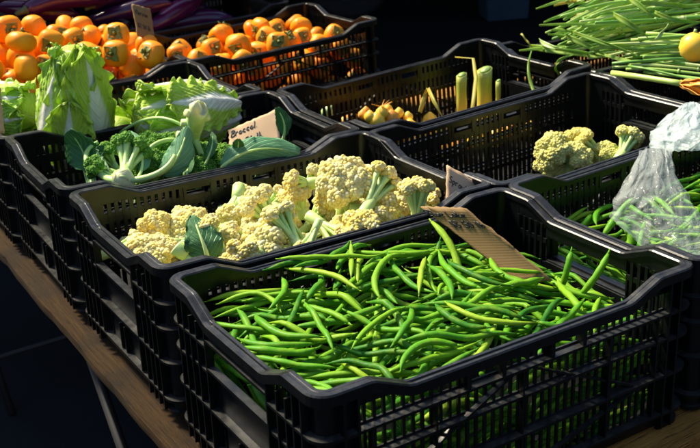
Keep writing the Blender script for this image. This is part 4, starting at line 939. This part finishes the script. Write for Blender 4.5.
# ------------------------------------------------------------------ background
def wheel_thing(loc, ang):
    pass
vp = at(368, -60, -.75)
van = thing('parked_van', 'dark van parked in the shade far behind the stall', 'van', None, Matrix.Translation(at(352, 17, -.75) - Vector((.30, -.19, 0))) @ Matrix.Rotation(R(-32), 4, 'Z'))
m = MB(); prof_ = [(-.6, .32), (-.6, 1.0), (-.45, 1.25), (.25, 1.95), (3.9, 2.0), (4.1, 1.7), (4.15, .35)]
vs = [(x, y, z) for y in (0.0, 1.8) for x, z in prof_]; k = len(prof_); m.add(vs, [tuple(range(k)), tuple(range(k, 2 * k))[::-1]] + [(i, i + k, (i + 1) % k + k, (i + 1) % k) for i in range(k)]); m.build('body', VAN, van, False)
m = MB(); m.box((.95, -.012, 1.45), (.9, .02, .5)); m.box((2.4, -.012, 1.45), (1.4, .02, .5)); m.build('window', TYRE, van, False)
for x in (.35, 3.2):
    for y in (.02, 1.78):
        w_ = link0('wheel'); w_.parent = van; w_.location = (x, y, .34)
        m = MB(); m.tube([(0, -.12, 0), (0, -.11, 0), (0, .11, 0), (0, .12, 0)], [.30, .34, .34, .30], 40); m.build('tyre', TYRE, w_)
        m = MB(); m.tube([(0, -.13, 0), (0, .13, 0)], [.2, .2], 30); m.tube([(0, -.15, 0), (0, .15, 0)], [.07, .07], 20); m.build('rim', HUB, w_)

bp = at(503, 16, -.75)
o = thing('storage_bin', 'dark blue storage bin on the shaded ground behind the leek crate', 'bin', None, Matrix.Translation(bp) @ Matrix.Rotation(R(-25), 4, 'Z'))
m = MB(); w0, w1, hh = .15, .18, .42
m.hexa([(-w0, -w0, 0), (w0, -w0, 0), (w0, w0, 0), (-w0, w0, 0), (-w1, -w1, hh), (w1, -w1, hh), (w1, w1, hh), (-w1, w1, hh)]); m.build('body', BIN, o, False)
m = MB(); m.box((0, 0, hh + .012), (.40, .40, .022)); m.box((0, 0, hh + .03), (.3, .3, .012)); m.build('lid', BIN, o, False)
def canopy(x0, x1, y0, y1, z, label):  # added out of view to keep sun and sky off the ground
    t = thing('added_shade_canopy', label, 'canopy', 'market canopies', Matrix.Translation(((x0 + x1) / 2, (y0 + y1) / 2, -.75))); inv = t.matrix_world.inverted()
    m = MB(); cx, cy = (x0 + x1) / 2, (y0 + y1) / 2
    for a, b in (((x0, y0), (x1, y0)), ((x1, y0), (x1, y1)), ((x1, y1), (x0, y1)), ((x0, y1), (x0, y0))):
        m.add([(*a, z), (*b, z), (cx, cy, z + .7)], [(0, 1, 2)]); m.add([(*a, z), (*b, z), (*b, z - .25), (*a, z - .25)], [(0, 1, 2, 3)])
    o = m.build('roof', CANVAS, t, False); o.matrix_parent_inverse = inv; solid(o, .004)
    for q in ((x0, y0), (x1, y0), (x1, y1), (x0, y1)):
        m = MB(); m.tube([(*q, -.75), (*q, z)], .02, 10); o = m.build('pole', METAL, t); o.matrix_parent_inverse = inv

canopy(-4.5, 6.4, 3.1, 7.0, 1.55, 'dark canvas canopy of the stall behind, over the shaded ground')
canopy(6.6, 11, 1.6, 6.8, 1.65, 'dark canvas canopy to the right rear, outside the picture')
canopy(-1.6, 3.2, 7.1, 10.6, 1.6, 'dark canvas canopy farther back, outside the picture')
def building(x0, x1, y0, y1, h, label):  # dark mass added out of view to cut sky light and reflections
    t = thing('added_sky_blocker', label, 'building', 'buildings around the market', Matrix.Translation(((x0 + x1) / 2, (y0 + y1) / 2, -.75))); cx, cy = (x0 + x1) / 2, (y0 + y1) / 2
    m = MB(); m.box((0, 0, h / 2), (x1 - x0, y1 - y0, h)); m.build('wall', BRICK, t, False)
    m = MB(); m.box((0, 0, h + .15), (x1 - x0 + .5, y1 - y0 + .5, .3)); m.build('roof', TYRE, t, False)
    for a in np.arange(x0 + 1.5, x1 - 1, 3):
        for z in np.arange(1.6, h - 1, 3):
            m = MB(); m.box((a - cx, (y1 - cy + .02) if cy < 0 else (y0 - cy - .02), z), (1.2, .06, 1.7)); m.build('window', HUB, t, False)
BRICK = simple('sky_blocker_brick', (.05, .035, .03), (.09, .06, .045), 3, .9, .4)
building(-9, 14, -15, -11, 5, 'dark brick building on the side the photographer stands')
building(-2, 20, 14.5, 19, 4.5, 'dark brick building beyond the market behind the stall')
building(10, 14, -5, 12, 6, 'dark brick building at the right end of the market')
building(-18, -13, -8, 14, 5.5, 'dark brick building along the left side of the market')
